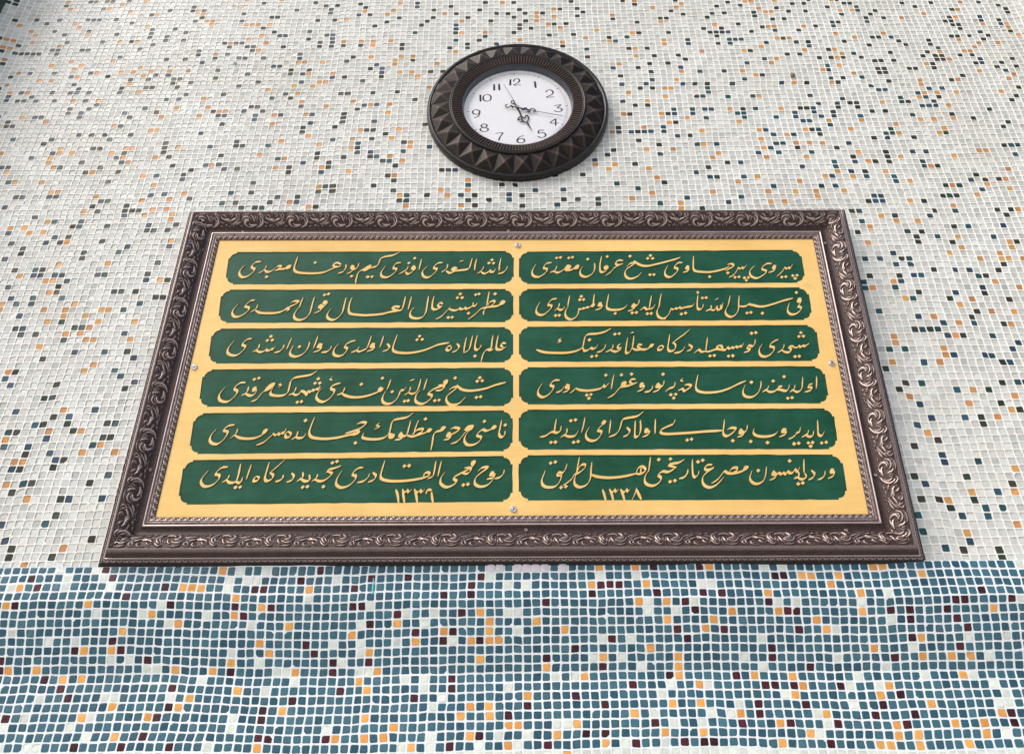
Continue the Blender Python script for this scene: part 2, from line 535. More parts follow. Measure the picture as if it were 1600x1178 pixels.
"""611,707 594,648 550,585 490,592 478,549 530,544
538,564 513,478 451,400 361,383 287,410 267,480 315,614
.393,725
.457,740
850,649 772,586 711,563 671,500 601,443 553,415
738,570 759,634 807,697 862,696 850,649
781,802 761,697 734,578
.522,381
.585,393
947,728 931,616 917,506 868,420 777,382 712,414 700,476 725,555
920,561 1008,528 1142,511 1292,518 1428,540 1534,566
1534,566 1563,642 1625,665 1665,612 1594,562 1519,566
1596,634 1598,578
1741,792 1721,688 1701,596
2074,653 2017,609 1954,583 1888,594 1824,541 1860,505 1838,450 1758,396 1678,405 1637,452 1651,530 1702,609
.1851,759
2190,756 2118,716 2041,704 1979,683 2073,645
.2010,769
.1974,449
.2039,461
2227,615 2206,557 2156,507 2102,492
1069,345 1090,271 1107,186
1162,350 1187,285 1206,185
1168,329 1203,304 1228,347 1245,313 1277,343
1310,349 1334,276 1353,184
1316,327 1356,305 1384,345 1401,314 1425,342
1521,363 1494,283 1450,203
1515,352 1542,282 1573,208
2227,607 2214,557 2164,507 2106,492
2303,755 2292,651 2287,540 2313,505 2360,552 2370,590
.2375,725
.2441,745
2558,680 2505,681 2456,641 2467,610 2520,614 2570,636 2470,570 2408,492 2413,406 2482,363 2567,389 2649,458 2688,502
3030,628 2965,594 2872,563 2766,556 2714,587 2676,549 2607,474 2523,422
2767,564 2818,627 2882,637 2884,601 2811,559
#2966,600 2987,644 3034,636 3005,609
3279,642 3257,547 3213,453 3131,407 3067,423 3036,486 3077,588
.3162,592
3717,629 3680,567 3657,606 3615,556 3571,557 3552,579 3523,536 3490,560 3463,535 3430,558 3396,536 3358,577 3342,538 3390,525 3366,488 3299,459
.3602,726
3797,740 3781,653 3770,558
3692,570 3690,508 3621,478
3665,499 3718,464 3786,495 3777,545
.3663,402
.3724,414
3871,588 3905,536 3870,486 3811,460
4050,574 4033,521 3987,477 3937,462
4169,597 4129,599 4121,555 4169,557 4141,507 4073,475""",
]
# rows of coloured tiles: row:colour letter + column numbers (K dark green, B petrol blue, O ochre, R maroon, W off-white, X bare plaster)
WALL_TILES = """0:K53 O-57
1:B47 K-59,-54,49,53
2:B50 K-59 O-53
3:B-60,45 K-50 O50
4:O56
5:B-56,45,50,53
6:B53,55 K-55,49
7:K46,48,52 O49
8:B-54,-50,55 K-55 O-59,52,57
9:B47 K-61,57
10:B-60 K-59,-52,46,52
11:B-50 O58
12:B-62,50,54 K-61,-57
13:B-57,50 K-56 O-62,-61
14:B-58 K-61,47 O-54,-50
15:B-64,-61,-53 K50 O-52
16:B-59 K-52,-51 O49
17:B-64,48 K-63,-56,56 O-59,-55
18:B-61,-51,50,54 K-60,-57,-52,56 O58
19:B-57 K-59,61 O60
20:B-64,-54,49 K59 O-58,55
21:O48,61
22:B-60,54 K-61,47,58 O56
23:B50,62 K-51,48,60,63
24:B-66,-50 K-60
25:B-67,-52 K46
26:B-53,51,62 K-66,61 O-57,47,53
27:B55,59,60 O-56,54
28:B-51,47,49,63 K-63 O54
29:B-59,-55,64 K-52 O48
30:B55,61 K57 O-64,48,56
31:B-61,52,54 K51,53 O-58,-57,-52
32:B-67,-53,55,59 K-65,63 O-61,-59,57,64
33:B-67,52 K-68,-60,-59,59 O-58,54
34:B47 K-62,60 O-64,-57,-52,62,65
35:B-68 O-62,-59,58
36:B-54,52 K57,65 O-65,-62,-57,-56,51,60
37:B-69,-67,-52,58 K53,62 O-71,-61
38:B-70,-67,-63,46,50,62 K-50,-49 O47,67
39:B-56,46,51 K-64,-55,-53 O-65,50,64
40:B-71,53,54,62 K-64,47,51,63
41:B-63,-52,59,61 K-49,56,65 O-66,-65,-50
42:B-68,-67,-65,-59,-58,51,53 K-64,-52,66 O-70
43:B-68,47,49,53 K-71,-67,52 O63,66,67,69
44:B51 K-51 O-65,-58,59,66
45:B-73 K-62 O61,68
46:B-57 K-71,-62,55,60,69 O48,68
47:B-56,-50,58,66 K-71,55 O61
48:B-68,54 K-73,-66,-60,47,56 O-65,-50
49:B-67,63,68 K-65,61 O49
50:B-74,48 K-54,-53,-51 O-71,-69,53,56
51:B-64,-54,58 K-65,-60,-50,53,69 O-74,-72,51
52:B-68,-64,48,62 K47,59,68,70 O-69,-51,71
53:B-58 K-71,26 O-55,-51,23,62
54:B-38,5,20,30,51,52 K-62,-58,-57,-56,-41,-39,-30,-7,0,11,50,58 O-64,-54,-52,-31,-17,-9,23,36,38,56
55:B-76,-44,-33,-2,8,11,24,32,51,52,62 K-63,-58,-42,-37,-18,-17,-8,-5,6,61,63 O-34,16,43,66
56:B-61,-36,-17,-9,-2,67 K-62,-49,-33,-14,-7,0 O-56,-52,-18,-11,19,28,36,40,43,47,71
57:B-74,-70,-55,-53,-43,-19,2,6,17,37,46,64 K-75,-69,-40,-30,-28,44,62 O-63,-50,-12,-8,63,68
58:B-29,-8,14,55,66 K-28,-22,-3,-1,21,68,70 O-70,-69,-30,32,41,57,71
59:B28,33,46,51,55 K-40,-19,29,67 O-55,-8,20,35,45,49
60:B-51,26,49 K-62,-20,5,9,51 O-76,-72,-19,47,54,72
61:B-55,-30,-11,-10,42,47,60 K-51,-35,-12,28,62 O-57,-26,13,19,61
62:B-45,33,47,50,60 K-66,-61,-50,-43,-35,-29,-19,17,31,53,55 O-78,-65,-37,-30,11,14,52
63:B-70,-48,-46,-33,-20,11,74 K-78,-64,-53,-29,-21,50,55 O-71,-47,-18,29,37,43,57,65
64:B-61,-37,-22,21,36,39,44,59,61 K-67,-31,-27,-23,13,55 O-72,-60,-36,-20,30,51,69,70
65:B-75,-62,-25,-23,-18,38,74,75 K-54,-46,-31,14,42,48,73 O-72,-61,-56,-40,19,23,37
66:B-72,-25,-14,27,30,39,40,50 K-61,-55,21 O-71,-69,-63,-26,-17,28,42,44,46
67:B-66,-48,-39,-25,56 K-65,-55,-44,-43,-18,18,54,60 O-71,-61,-60,-53,-31,-17,37
68:B-44,-29,24,39,42,56 K-74,-55,-23,26,46,57,65 O-37,-26,-20,41,58,64
69:B-79,-64,15,17,19,20,22,38,46,57 K-73,-21,18,45,74 O-33,14,28,37,44,51,65
70:B-69,-65,-61,-50,22,48 K-67,-34,-24,-23,15,75 O-25,-19,19,58
71:B44,45 K-34,-29,-15,24,70 O-58,-57,23,34,48,53,62,64,67
72:B-80,-63,-33,-23,29,35,40,43,47,49,53,61 K-81,-47,-28,67 O-64,-39,26
73:B-42,24,27,34,35,43,46 K-81,-28,17,23,49,55,57,73 O-75,16,22
74:B-77,-76,-47,-42,-38,-33,24,27,29,30,37,46,63,64,65 K-70,-62,-48,-28,35,44,45,50,53 O-79,-57,-51,-39,-34,-21,33,41,67
75:B-70,-63,-44,47,50,60,65 K-72,-58,-49,-41,-26,18,20,52,53,61,77 O-48,-47,57
76:B-60,-25,-23,16,51,60,64 K-72,-69,-43,-42,-35,66,78 O-55,-50,-31,-24,-21,20,63
77:B-68,29,33,37,46,63 K-17,28 O-35,-27,23,38,64,66,69,76
78:B-78,-57,-55,-40,30,57,58,65,67 K-81,-80,-75,-70,-37,79 O-72,-68,-51,17
79:B-79,-54,-38,30,56 K-48,-29,-28,-24,-20,19,21 O-36,23,24,64
80:B-81,-76,-72,-65,16,20,26,34,42 K-73,-70,28,30,46,51,59,69 O-83,-80,-62,-41,-15,44,50,64,70,78
81:B-46,21,36,50,55 K-85,-72,-65,-61,-60,-56,52,71 O-37,-34,25,79
82:B-73,-54,-36,-26,78 K-57,-43,16,39,58,59 O-64,-33,-32,38,54,74
83:B-61,-57,-31,29,33,50 K-64,-56,-50,-29,-23,21,58,59,63,64,67,77,80 O-79,-77,-17,26,36,49
84:B-74,-60,-58,-45,-36,-23,15,26,50,75 K-84,-68,-38,-15,-13,19,67,74,78 O-73,-62,-35,-31,-20,-18,52,66
85:B-81,-77,-71,-23,37,75 K-50,-38,-35,-25,21,24,58,59,61,68,69,80 O-83,-70,-66,-64,-61,-58,-55,16,41,70
86:B-41,-40,-24,40 K27,49,51,53,56,66,68,69,72,74 O-74,-63,-21,-14,42,52
87:B-53,55 K-86,-29,-18,11,22,26,44,46,61,67 O-78,-73,-37,-36,-33,-21,19,53,69,73,74
88:B-46,-37,69 K-59,-56,-51,-47,-43,-28,38,51 O-86,-75,-68,-25,-20,-18,30,37,47,52,75
89:B-67,-49,-37,11,48 K-54,18,21,58,64,68 O-51,-11,19,40,76,79
90:B-54,-9,-3,28,35 K-87,-85,-84,-83,-82,-81,-78,-45,-20,-12,7,33,41,46,48,54,63,68,77 O-44,24,73
91:B-78,-73,-49,-27,-4,16,35,36,37,62 K-79,-74,-64,-46,-45,-40,-34,-32,-30,-20,-9,28,44,59,60,72,73,75,78 O-87,-86,-25,7,15,24,43,45,56,83
92:B-32,-11,18,77 K-85,-62,-50,-48,-47,-34,-7,15,33,82 O-78,-49,-43,-30,-27,-25,-22,0,11,53,61
93:B-71,-60,-32,-6,35,43 K-88,-77,-66,-57,-36,5,9,20,25,32,33,34,39,47,74 O-87,-86,-83,-68,-65,-46,19,82
94:B-41,-40,-33,-32,-18,53,81 K-89,-63,-60,-11,-1,31,34,41,50,73,74 O-44,-10,-6,13,42,43,48,78,82
95:B-42,-11,59,78 K-78,-69,-63,-57,-36,0,2,37,53,54,72,73,81 O-83,-74,7,33
96:B-11,78 K-80,-74,-63,-59,-44,-25,-17,0,6,8,20,43,45,59,62,73 O-84,5,24,65,74
97:B-23,55 K-16,-5,1,16,24,25,32,40,60,83 O-86,-76,-64,-53,-47,-46,-45,-43,-10,3,69
98:B-48,-21,33,58 K-87,-82,-67,-56,-35,-32,-15,-9,-1,10,28,35,40,46,49,61,74,83 O-77,-54,-53,-30,3,6,16,42,43,55,57,75
99:B-80,-74,-73,-28,58 K-84,-75,-70,-55,-43,-42,-26,-11,-4,-2,1,4,11,26,44,53,68,82 O-23,-13,3,41
100:B-33,38,79 K-64,-48,-15,-7,0,7,10,34,47,49,56,57,66,71 O-63,-55,-27,-22,6,23,27,76
101:B-55,-18 K-61,-57,-39,-33,-27,-12,20,36,50,55 O-68,-56,28,39,40,44,54
102:B-18 K-89,-88,-73,-57,-34,-32,-28,-6,-1,9,18,27 O-79,-72,-49,-21,-3,20
103:K-90,-88,-80,-45,-36 O-70
104:K-89,-76,-75,-73,-72,-69 O-80,-66,-48,-42
105:K-89 O-87"""
BAND_TILES = """0:O-34,8,12,20,38,39 R-47,-23,14,19 W-52,-48,-32,-29,26,28,54 X-4,-3,-1,0,1,2,4
1:O30,31,34,43 R-55,-46,-25,-17,-13,-5,27,28 W-51,-47,-33,-31,-30,-21,-4,8,12
2:O-56,-38,-37,-36,-24,7,13,33 R-54,-40,-30,-29,-19,-6,8,9,10 W-57,-51,-46,-33,-2,0,19,20
3:O-32,26,36 R-44,-9,-6,7,14,19,21,49 W-24,39
4:O-57,-48,-29,12,15 R-56,-39,-32,-28,-19,-18,2,17,26,46,47,52 W-40,-17,13,18,27,29,36,53
5:O-41,-32,-5,22,27,36,50 R-31,-14,-7,18,28,29,39,41,45 W-47,-42,-35,-13,-10,-2,-1,13,16
6:O-38,-26,-14,-4,1,15,20,31 R-58,-17,41,46 W-39,-30,-18,-11,39
7:O-44,-19,-9,-4,4,19,32 R-12,-8,16,21,29,47 W-56,-1,33
8:O-29,-12,-6,-4,-3,42 R-45,-24,-9,-5,9,17,41 W-52,-49,-21,-18,-14,-8,8,11,25,47,51
9:O-48,-45,-28,-17,13,37 R-49,-44,-23,5,26,46 W-32,-18,41
10:O-32,-5,8,16,42,45,47 R-57,-41,-21,-17,2,26,39 W-45,-43,-29,-20,7,10,23,33,49
11:O-56,-53,-38,-34,-25,-16,2,16 R-57,-32,-21,8,30 W-41,-40,-27,-26,-18,-17,12,25,38,53
12:O-50,-48,-18,6,16,24,28,46 R-52,-8,15,22 W-35,-25,-13,-11,3,5,35,42,47
13:O-31,-17,18,29,38 R-50,-38,-20,-8,11,25,26,28,33 W-28,-11,-2,15,19,34,37,49
14:O-36,0,28,37 R-49,-25,-12,5,39 W-52,-45,-44,-38,-9,14,27,50
15:O-44,-37,-26,-6,-4,15,18,42 R-38,-28,0,8,24,29,37 W-10,22,34,49,50
16:O-47,-40,-17,-7,-4,11,22,31,49 R-55,-39,-28,-2,24,36,40,50 W-53,-46,-31,13,19,21,30
17:O-14,-2,-1,5,26,38,44,47 R13,22,27,32,39,50 W-55,-48,-31,-21,3,4,15,18,31
18:O-43,-20,-17,-15,-6,3,14,18,29,38,40,47 R-40,-28,-27,-21,-5,6,8 W-46,-10,-3,0,30,49
19:O-28,-12,-2,8,26,36,37,40,45 R-47,-42,-37,-8,2,11,16,18,19,31 W-55,-52,-51,-33,-13,-10,-5,-1,10,14"""
DIAL_INK = """n1.5 -125,772 -128,616
-68,716 -48,775 6,791 41,750 21,691 -65,622 53,624
n1.5 322,708 335,543
517,423 551,473 607,479 646,432 628,363 530,291 658,293
662,65 776,86 718,15 783,-9 790,-61 725,-93 655,-65
661,-274 584,-367 719,-374
676,-270 671,-434
454,-552 380,-550 367,-619 445,-608 490,-654 469,-711 404,-727 353,-700
96,-678 29,-709 -13,-781 5,-834 63,-852 117,-811 100,-757 41,-750 -9,-787
-384,-609 -268,-602 -311,-696 -334,-781
-597,-370 -640,-398 -635,-441 -593,-457 -549,-436 -550,-393 -597,-370
-593,-457 -655,-484 -654,-534 -591,-562 -529,-537 -530,-487 -593,-457
-742,-3 -797,-33 -795,-101 -739,-126 -683,-98 -684,-36 -742,-3
-680,-72 -698,-169 -769,-212
n1.5 -672,374 -666,206
-552,390 -611,350 -614,251 -549,206 -486,248 -487,347 -552,390
n1.5 -425,648 -421,489
n1.5 -336,658 -325,494"""
HANDS = """M 0,0 63,-35 97,-74 158,-53 150,-21 123,-25
M 95,-47 173,-75 212,-112 237,-54 292,-51 318,-101 286,-131
M 173,-115 212,-139 220,-112
M 299,-122 349,-115
S 346,-115 799,-239
M 0,0 -71,13 -135,21 -174,-8 -212,22 -206,67 -182,67
M -119,47 -87,-25
M 0,0 -39,73 -107,111 -98,165 -59,148 -66,80
H 0,0 46,-135 74,-225
H 61,-207 14,-268 6,-316 37,-301
H 74,-225 64,-280 110,-353 169,-381
H 74,-225 124,-270 148,-200 195,-245 189,-320 154,-369
H 52,-361 107,-353
H 156,-204 180,-194
h 162,-359 244,-573
S -247,591 0,0"""

# ------------------------------------------------------------------ helpers
rng = np.random.default_rng(7)


def srgb(r, g, b):
    def f(c):
        c /= 255.0
        return c / 12.92 if c <= 0.04045 else ((c + 0.055) / 1.055) ** 2.4
    return (f(r), f(g), f(b))


def link(o, parent=None):
    scene.collection.objects.link(o)
    if parent is not None:
        o.parent = parent
    return o


def tag(o, label=None, cat=None, group=None, kind=None):
    if label: o["label"] = label
    if cat: o["category"] = cat
    if group: o["group"] = group
    if kind: o["kind"] = kind
    return o


def np_mesh(name, V, F, cols=None, rub=None, smooth=False):
    """V (n,3); F (m,k) or list of arrays; cols (n,3) linear colours per vertex"""
    me = bpy.data.meshes.new(name)
    V = np.asarray(V, np.float32)
    Fs = F if isinstance(F, list) else [F]
    Fs = [np.asarray(f, np.int32) for f in Fs if len(f)]
    loops = np.concatenate([f.ravel() for f in Fs])
    sizes = np.concatenate([np.full(len(f), f.shape[1], np.int32) for f in Fs])
    starts = np.concatenate([[0], np.cumsum(sizes)[:-1]]).astype(np.int32)
    me.vertices.add(len(V)); me.vertices.foreach_set("co", V.ravel())
    me.loops.add(len(loops)); me.loops.foreach_set("vertex_index", loops)
    me.polygons.add(len(sizes)); me.polygons.foreach_set("loop_start", starts)
    me.polygons.foreach_set("loop_total", sizes)
    me.polygons.foreach_set("use_smooth", np.full(len(sizes), smooth, bool))
    if cols is not None:
        a = me.attributes.new("Col", 'FLOAT_COLOR', 'POINT')
        c4 = np.ones((len(V), 4), np.float32); c4[:, :3] = cols
        a.data.foreach_set("color", c4.ravel())
    if rub is not None:
        a = me.attributes.new("Rub", 'FLOAT', 'POINT')
        a.data.foreach_set("value", np.asarray(rub, np.float32))
    me.update(calc_edges=True)
    return me


def obj(name, me, mat, parent=None):
    if mat is not None:
        me.materials.append(mat)
    return link(bpy.data.objects.new(name, me), parent)


def empty(name, loc=(0, 0, 0)):
    o = bpy.data.objects.new(name, None)
    o.empty_display_size = 0.05
    o.location = loc
    return link(o)


def new_mat(name):
    mt = bpy.data.materials.new(name)
    mt.use_nodes = True
    nt = mt.node_tree
    return mt, nt, nt.nodes["Principled BSDF"]


def node(nt, kind, **kw):
    n = nt.nodes.new(kind)
    for k, v in kw.items():
        setattr(n, k, v)
    return n


def noise(nt, scale, detail=4, rough=0.55, coord=None):
    n = node(nt, "ShaderNodeTexNoise")
    n.inputs["Scale"].default_value = scale
    n.inputs["Detail"].default_value = detail
    n.inputs["Roughness"].default_value = rough
    nt.links.new(coord, n.inputs["Vector"])
    return n


def ramp(nt, fac, p0, c0, p1, c1):
    r = node(nt, "ShaderNodeValToRGB")
    r.color_ramp.elements[0].position = p0; r.color_ramp.elements[0].color = (*c0, 1)
    r.color_ramp.elements[1].position = p1; r.color_ramp.elements[1].color = (*c1, 1)
    nt.links.new(fac, r.inputs[0])
    return r


def mul(nt, a, b, fac=1.0):
    mx = node(nt, "ShaderNodeMix", data_type='RGBA', blend_type='MULTIPLY')
    mx.inputs[0].default_value = fac
    nt.links.new(a, mx.inputs[6]); nt.links.new(b, mx.inputs[7])
    return mx.outputs[2]


def bump(nt, bsdf, h, strength, dist):
    b = node(nt, "ShaderNodeBump")
    b.inputs["Strength"].default_value = strength
    b.inputs["Distance"].default_value = dist
    nt.links.new(h, b.inputs["Height"])
    nt.links.new(b.outputs[0], bsdf.inputs["Normal"])
    return b


# ------------------------------------------------------------------ materials
def tile_mat(name, rough, coat):
    mt, nt, b = new_mat(name)
    geo = node(nt, "ShaderNodeNewGeometry")
    at = node(nt, "ShaderNodeAttribute", attribute_name="Col")
    n1 = noise(nt, 260, 5, 0.6, geo.outputs["Position"])
    r1 = ramp(nt, n1.outputs[0], 0.3, (0.8, 0.82, 0.83), 0.7, (1.04, 1.03, 1.02))
    n5 = noise(nt, 4.5, 6, 0.65, geo.outputs["Position"])
    r5 = ramp(nt, n5.outputs[0], 0.32, (0.89, 0.885, 0.87), 0.6, (1, 1, 1))
    nt.links.new(mul(nt, mul(nt, at.outputs[0], r1.outputs[0], 0.8), r5.outputs[0]), b.inputs["Base Color"])
    b.inputs["Specular IOR Level"].default_value = coat
    n2 = noise(nt, 140, 3, 0.5, geo.outputs["Position"])
    rr = node(nt, "ShaderNodeMapRange")
    rr.inputs[3].default_value = rough - 0.06; rr.inputs[4].default_value = rough + 0.14
    nt.links.new(n2.outputs[0], rr.inputs[0]); nt.links.new(rr.outputs[0], b.inputs["Roughness"])
    b.inputs["IOR"].default_value = 1.5
    bump(nt, b, n2.outputs[0], 0.25, 0.0006)
    return mt


M_TILE = tile_mat("glass_tile", 0.38, 0.16)
M_TILE_B = tile_mat("glass_tile_blue", 0.24, 0.34)


def grout_mat(name, c, dirt):
    mt, nt, b = new_mat(name)
    geo = node(nt, "ShaderNodeNewGeometry")
    n1 = noise(nt, 6, 6, 0.6, geo.outputs["Position"])
    n2 = noise(nt, 220, 5, 0.6, geo.outputs["Position"])
    r1 = ramp(nt, n1.outputs[0], 0.35, dirt, 0.65, c)
    r2 = ramp(nt, n2.outputs[0], 0.3, (0.9, 0.9, 0.89), 0.6, (1, 1, 1))
    nt.links.new(mul(nt, r1.outputs[0], r2.outputs[0]), b.inputs["Base Color"])
    b.inputs["Roughness"].default_value = 0.85
    n3 = noise(nt, 500, 4, 0.6, geo.outputs["Position"])
    bump(nt, b, n3.outputs[0], 0.5, 0.0005)
    return mt


M_GROUT = grout_mat("white_grout", srgb(242, 242, 237), srgb(226, 223, 212))
M_GROUT_B = grout_mat("band_grout", srgb(238, 243, 246), srgb(226, 233, 236))


def plain(name, c, rough=0.6, metal=0.0, nscale=30, var=0.15, bumpd=0.0):
    mt, nt, b = new_mat(name)
    geo = node(nt, "ShaderNodeNewGeometry")
    n1 = noise(nt, nscale, 5, 0.6, geo.outputs["Position"])
    lo = tuple(x * (1 - var) for x in c)
    r1 = ramp(nt, n1.outputs[0], 0.3, lo, 0.7, c)
    nt.links.new(r1.outputs[0], b.inputs["Base Color"])
    b.inputs["Roughness"].default_value = rough
    b.inputs["Metallic"].default_value = metal
    if bumpd:
        bump(nt, b, n1.outputs[0], 0.4, bumpd)
    return mt


M_PLASTER = plain("wall_plaster", srgb(225, 222, 212), 0.9, bumpd=0.002)
M_BOUNCE = plain("bounce_ground", srgb(205, 202, 194), 0.9, nscale=3, bumpd=0.003)  # pale so that the unseen ground bounces light upwards
M_GREEN_WALL = plain("dark_green_side", srgb(36, 62, 52), 0.5, nscale=60, var=0.3, bumpd=0.001)


def frame_mat():
    mt, nt, b = new_mat("antiqued_frame")
    geo = node(nt, "ShaderNodeNewGeometry")
    at = node(nt, "ShaderNodeAttribute", attribute_name="Rub")
    n1 = noise(nt, 700, 4, 0.6, geo.outputs["Position"])
    n2 = noise(nt, 35, 4, 0.6, geo.outputs["Position"])
    # rub = attribute disturbed by grain
    ma = node(nt, "ShaderNodeMath", operation='MULTIPLY_ADD')
    nt.links.new(n1.outputs[0], ma.inputs[0]); ma.inputs[1].default_value = 0.7
    nt.links.new(at.outputs["Fac"], ma.inputs[2])
    mb = node(nt, "ShaderNodeMath", operation='SUBTRACT', use_clamp=True)
    nt.links.new(ma.outputs[0], mb.inputs[0]); mb.inputs[1].default_value = 0.35
    mx = node(nt, "ShaderNodeMix", data_type='RGBA')
    mx.inputs[6].default_value = (*srgb(56, 38, 35), 1)
    mx.inputs[7].default_value = (*srgb(216, 197, 190), 1)
    nt.links.new(mb.outputs[0], mx.inputs[0])
    r2 = ramp(nt, n2.outputs[0], 0.3, (0.8, 0.78, 0.78), 0.7, (1, 1, 1))
    nt.links.new(mul(nt, mx.outputs[2], r2.outputs[0]), b.inputs["Base Color"])
    mm = node(nt, "ShaderNodeMath", operation='MULTIPLY')
    nt.links.new(mb.outputs[0], mm.inputs[0]); mm.inputs[1].default_value = 0.88
    nt.links.new(mm.outputs[0], b.inputs["Metallic"])
    mr = node(nt, "ShaderNodeMapRange"); mr.inputs[3].default_value = 0.5; mr.inputs[4].default_value = 0.33
    nt.links.new(mb.outputs[0], mr.inputs[0]); nt.links.new(mr.outputs[0], b.inputs["Roughness"])
    b.inputs["Specular IOR Level"].default_value = 0.35
    bump(nt, b, n1.outputs[0], 0.25, 0.0004)
    return mt


M_FRAME = frame_mat()
M_FRAME_SIDE = plain("frame_side_shadow_black", srgb(18, 14, 14), 0.6)  # black side; also colours the strip standing in for shadow under the frame
M_CLOCK = plain("clock_bronze_black", srgb(30, 27, 26), 0.36, 0.25, 90, 0.3, 0.0004)
M_CLOCK_RUB = None


def clock_rub():
    mt, nt, b = new_mat("clock_pyramid_bronze")
    geo = node(nt, "ShaderNodeNewGeometry")
    at = node(nt, "ShaderNodeAttribute", attribute_name="Rub")
    n1 = noise(nt, 120, 5, 0.6, geo.outputs["Position"])
    n2 = noise(nt, 14, 3, 0.6, geo.outputs["Position"])
    ma = node(nt, "ShaderNodeMath", operation='MULTIPLY', use_clamp=True)
    nt.links.new(at.outputs["Fac"], ma.inputs[0]); nt.links.new(n1.outputs[0], ma.inputs[1])
    mx = node(nt, "ShaderNodeMix", data_type='RGBA')
    mx.inputs[6].default_value = (*srgb(31, 26, 23), 1)
    mx.inputs[7].default_value = (*srgb(112, 90, 78), 1)
    nt.links.new(ma.outputs[0], mx.inputs[0])
    r2 = ramp(nt, n2.outputs[0], 0.3, (0.75, 0.72, 0.72), 0.7, (1, 1, 1))
    nt.links.new(mul(nt, mx.outputs[2], r2.outputs[0]), b.inputs["Base Color"])
    b.inputs["Roughness"].default_value = 0.5
    b.inputs["Specular IOR Level"].default_value = 0.3
    b.inputs["Metallic"].default_value = 0.25
    bump(nt, b, n1.outputs[0], 0.3, 0.0006)
    return mt


M_CLOCK_RUB = clock_rub()
M_CLOCK_IN = plain("clock_inner_gloss", srgb(66, 70, 80), 0.12, 0.0, 20, 0.2)
M_DIAL = plain("dial_paper", srgb(251, 251, 254), 0.35, 0, 40, 0.03)
M_DIAL_INK = plain("dial_ink", srgb(14, 17, 18), 0.5)
M_HAND = plain("hand_black", srgb(22, 18, 20), 0.35, 0.3)
M_BRASS = plain("hand_cap_brass", srgb(200, 180, 130), 0.3, 0.8)


def glass_mat():
    mt = bpy.data.materials.new("clock_glass")
    mt.use_nodes = True
    nt = mt.node_tree
    nt.nodes.clear()
    out = node(nt, "ShaderNodeOutputMaterial")
    tr = node(nt, "ShaderNodeBsdfTransparent")
    gl = node(nt, "ShaderNodeBsdfGlossy")
    gl.inputs["Roughness"].default_value = 0.03
    fr = node(nt, "ShaderNodeFresnel"); fr.inputs[0].default_value = 1.12
    mx = node(nt, "ShaderNodeMixShader")
    nt.links.new(fr.outputs[0], mx.inputs[0])
    nt.links.new(tr.outputs[0], mx.inputs[1]); nt.links.new(gl.outputs[0], mx.inputs[2])
    nt.links.new(mx.outputs[0], out.inputs[0])
    return mt


M_GLASS = glass_mat()


def board_mat():
    mt, nt, b = new_mat("gold_painted_board")
    geo = node(nt, "ShaderNodeNewGeometry")
    n1 = noise(nt, 7, 6, 0.65, geo.outputs["Position"])
    mp = node(nt, "ShaderNodeMapping"); mp.inputs["Scale"].default_value = (9, 40, 60)
    nt.links.new(geo.outputs["Position"], mp.inputs[0])
    n2 = noise(nt, 2.0, 6, 0.6, mp.outputs[0])
    r1 = ramp(nt, n1.outputs[0], 0.3, srgb(228, 186, 112), 0.62, srgb(238, 200, 128))
    r2 = ramp(nt, n2.outputs[0], 0.32, (0.94, 0.93, 0.91), 0.6, (1, 1, 1))
    n3 = noise(nt, 22, 5, 0.7, geo.outputs['Position'])
    r3 = ramp(nt, n3.outputs[0], 0.24, (0.80, 0.82, 0.80), 0.38, (1, 1, 1))
    nt.links.new(mul(nt, mul(nt, r1.outputs[0], r2.outputs[0]), r3.outputs[0]), b.inputs["Base Color"])
    b.inputs["Roughness"].default_value = 0.5
    b.inputs["Specular IOR Level"].default_value = 0.22
    bump(nt, b, n2.outputs[0], 0.15, 0.0006)
    return mt


def green_mat():
    mt, nt, b = new_mat("green_painted_ground")
    geo = node(nt, "ShaderNodeNewGeometry")
    n1 = noise(nt, 25, 6, 0.65, geo.outputs["Position"])
    n2 = noise(nt, 160, 4, 0.6, geo.outputs["Position"])
    r1 = ramp(nt, n1.outputs[0], 0.3, srgb(20, 70, 48), 0.7, srgb(36, 88, 68))
    mp = node(nt, "ShaderNodeMapping"); mp.inputs["Scale"].default_value = (6, 30, 90)
    nt.links.new(geo.outputs["Position"], mp.inputs[0])
    n4 = noise(nt, 2.0, 5, 0.6, mp.outputs[0])
    r4 = ramp(nt, n4.outputs[0], 0.35, (0.84, 0.88, 0.86), 0.62, (1.04, 1.02, 1.04))
    nt.links.new(mul(nt, r1.outputs[0], r4.outputs[0]), b.inputs["Base Color"])
    b.inputs["Roughness"].default_value = 0.42
    b.inputs["Specular IOR Level"].default_value = 0.18
    bump(nt, b, n2.outputs[0], 0.3, 0.0006)
    return mt


M_BOARD = board_mat()
M_GREEN = green_mat()
M_CUT = plain("cut_edge_brown", srgb(96, 76, 38), 0.7)
M_SCREW = plain("screw_zinc", srgb(190, 194, 205), 0.35, 0.7)
M_SCREW_SLOT = plain("screw_recess", srgb(50, 52, 66), 0.5, 0.4)
M_RING = plain("small_eyelet_metal", srgb(170, 150, 140), 0.4, 0.6)

# ------------------------------------------------------------------ mosaics
TX = 0.0115
ZTOP = 0.2652
WT = 0.0111
BT = 0.0110
LT = 0.0107
YF = -0.008
SLOPE = R(18)


def parse_rows(s):
    d = {}
    for ln in s.split('\n'):
        if not ln.strip(): continue
        r, rest = ln.split(':')
        for tok in rest.split():
            for c in tok[1:].split(','):
                d[(int(r), int(c))] = tok[0]
    return d


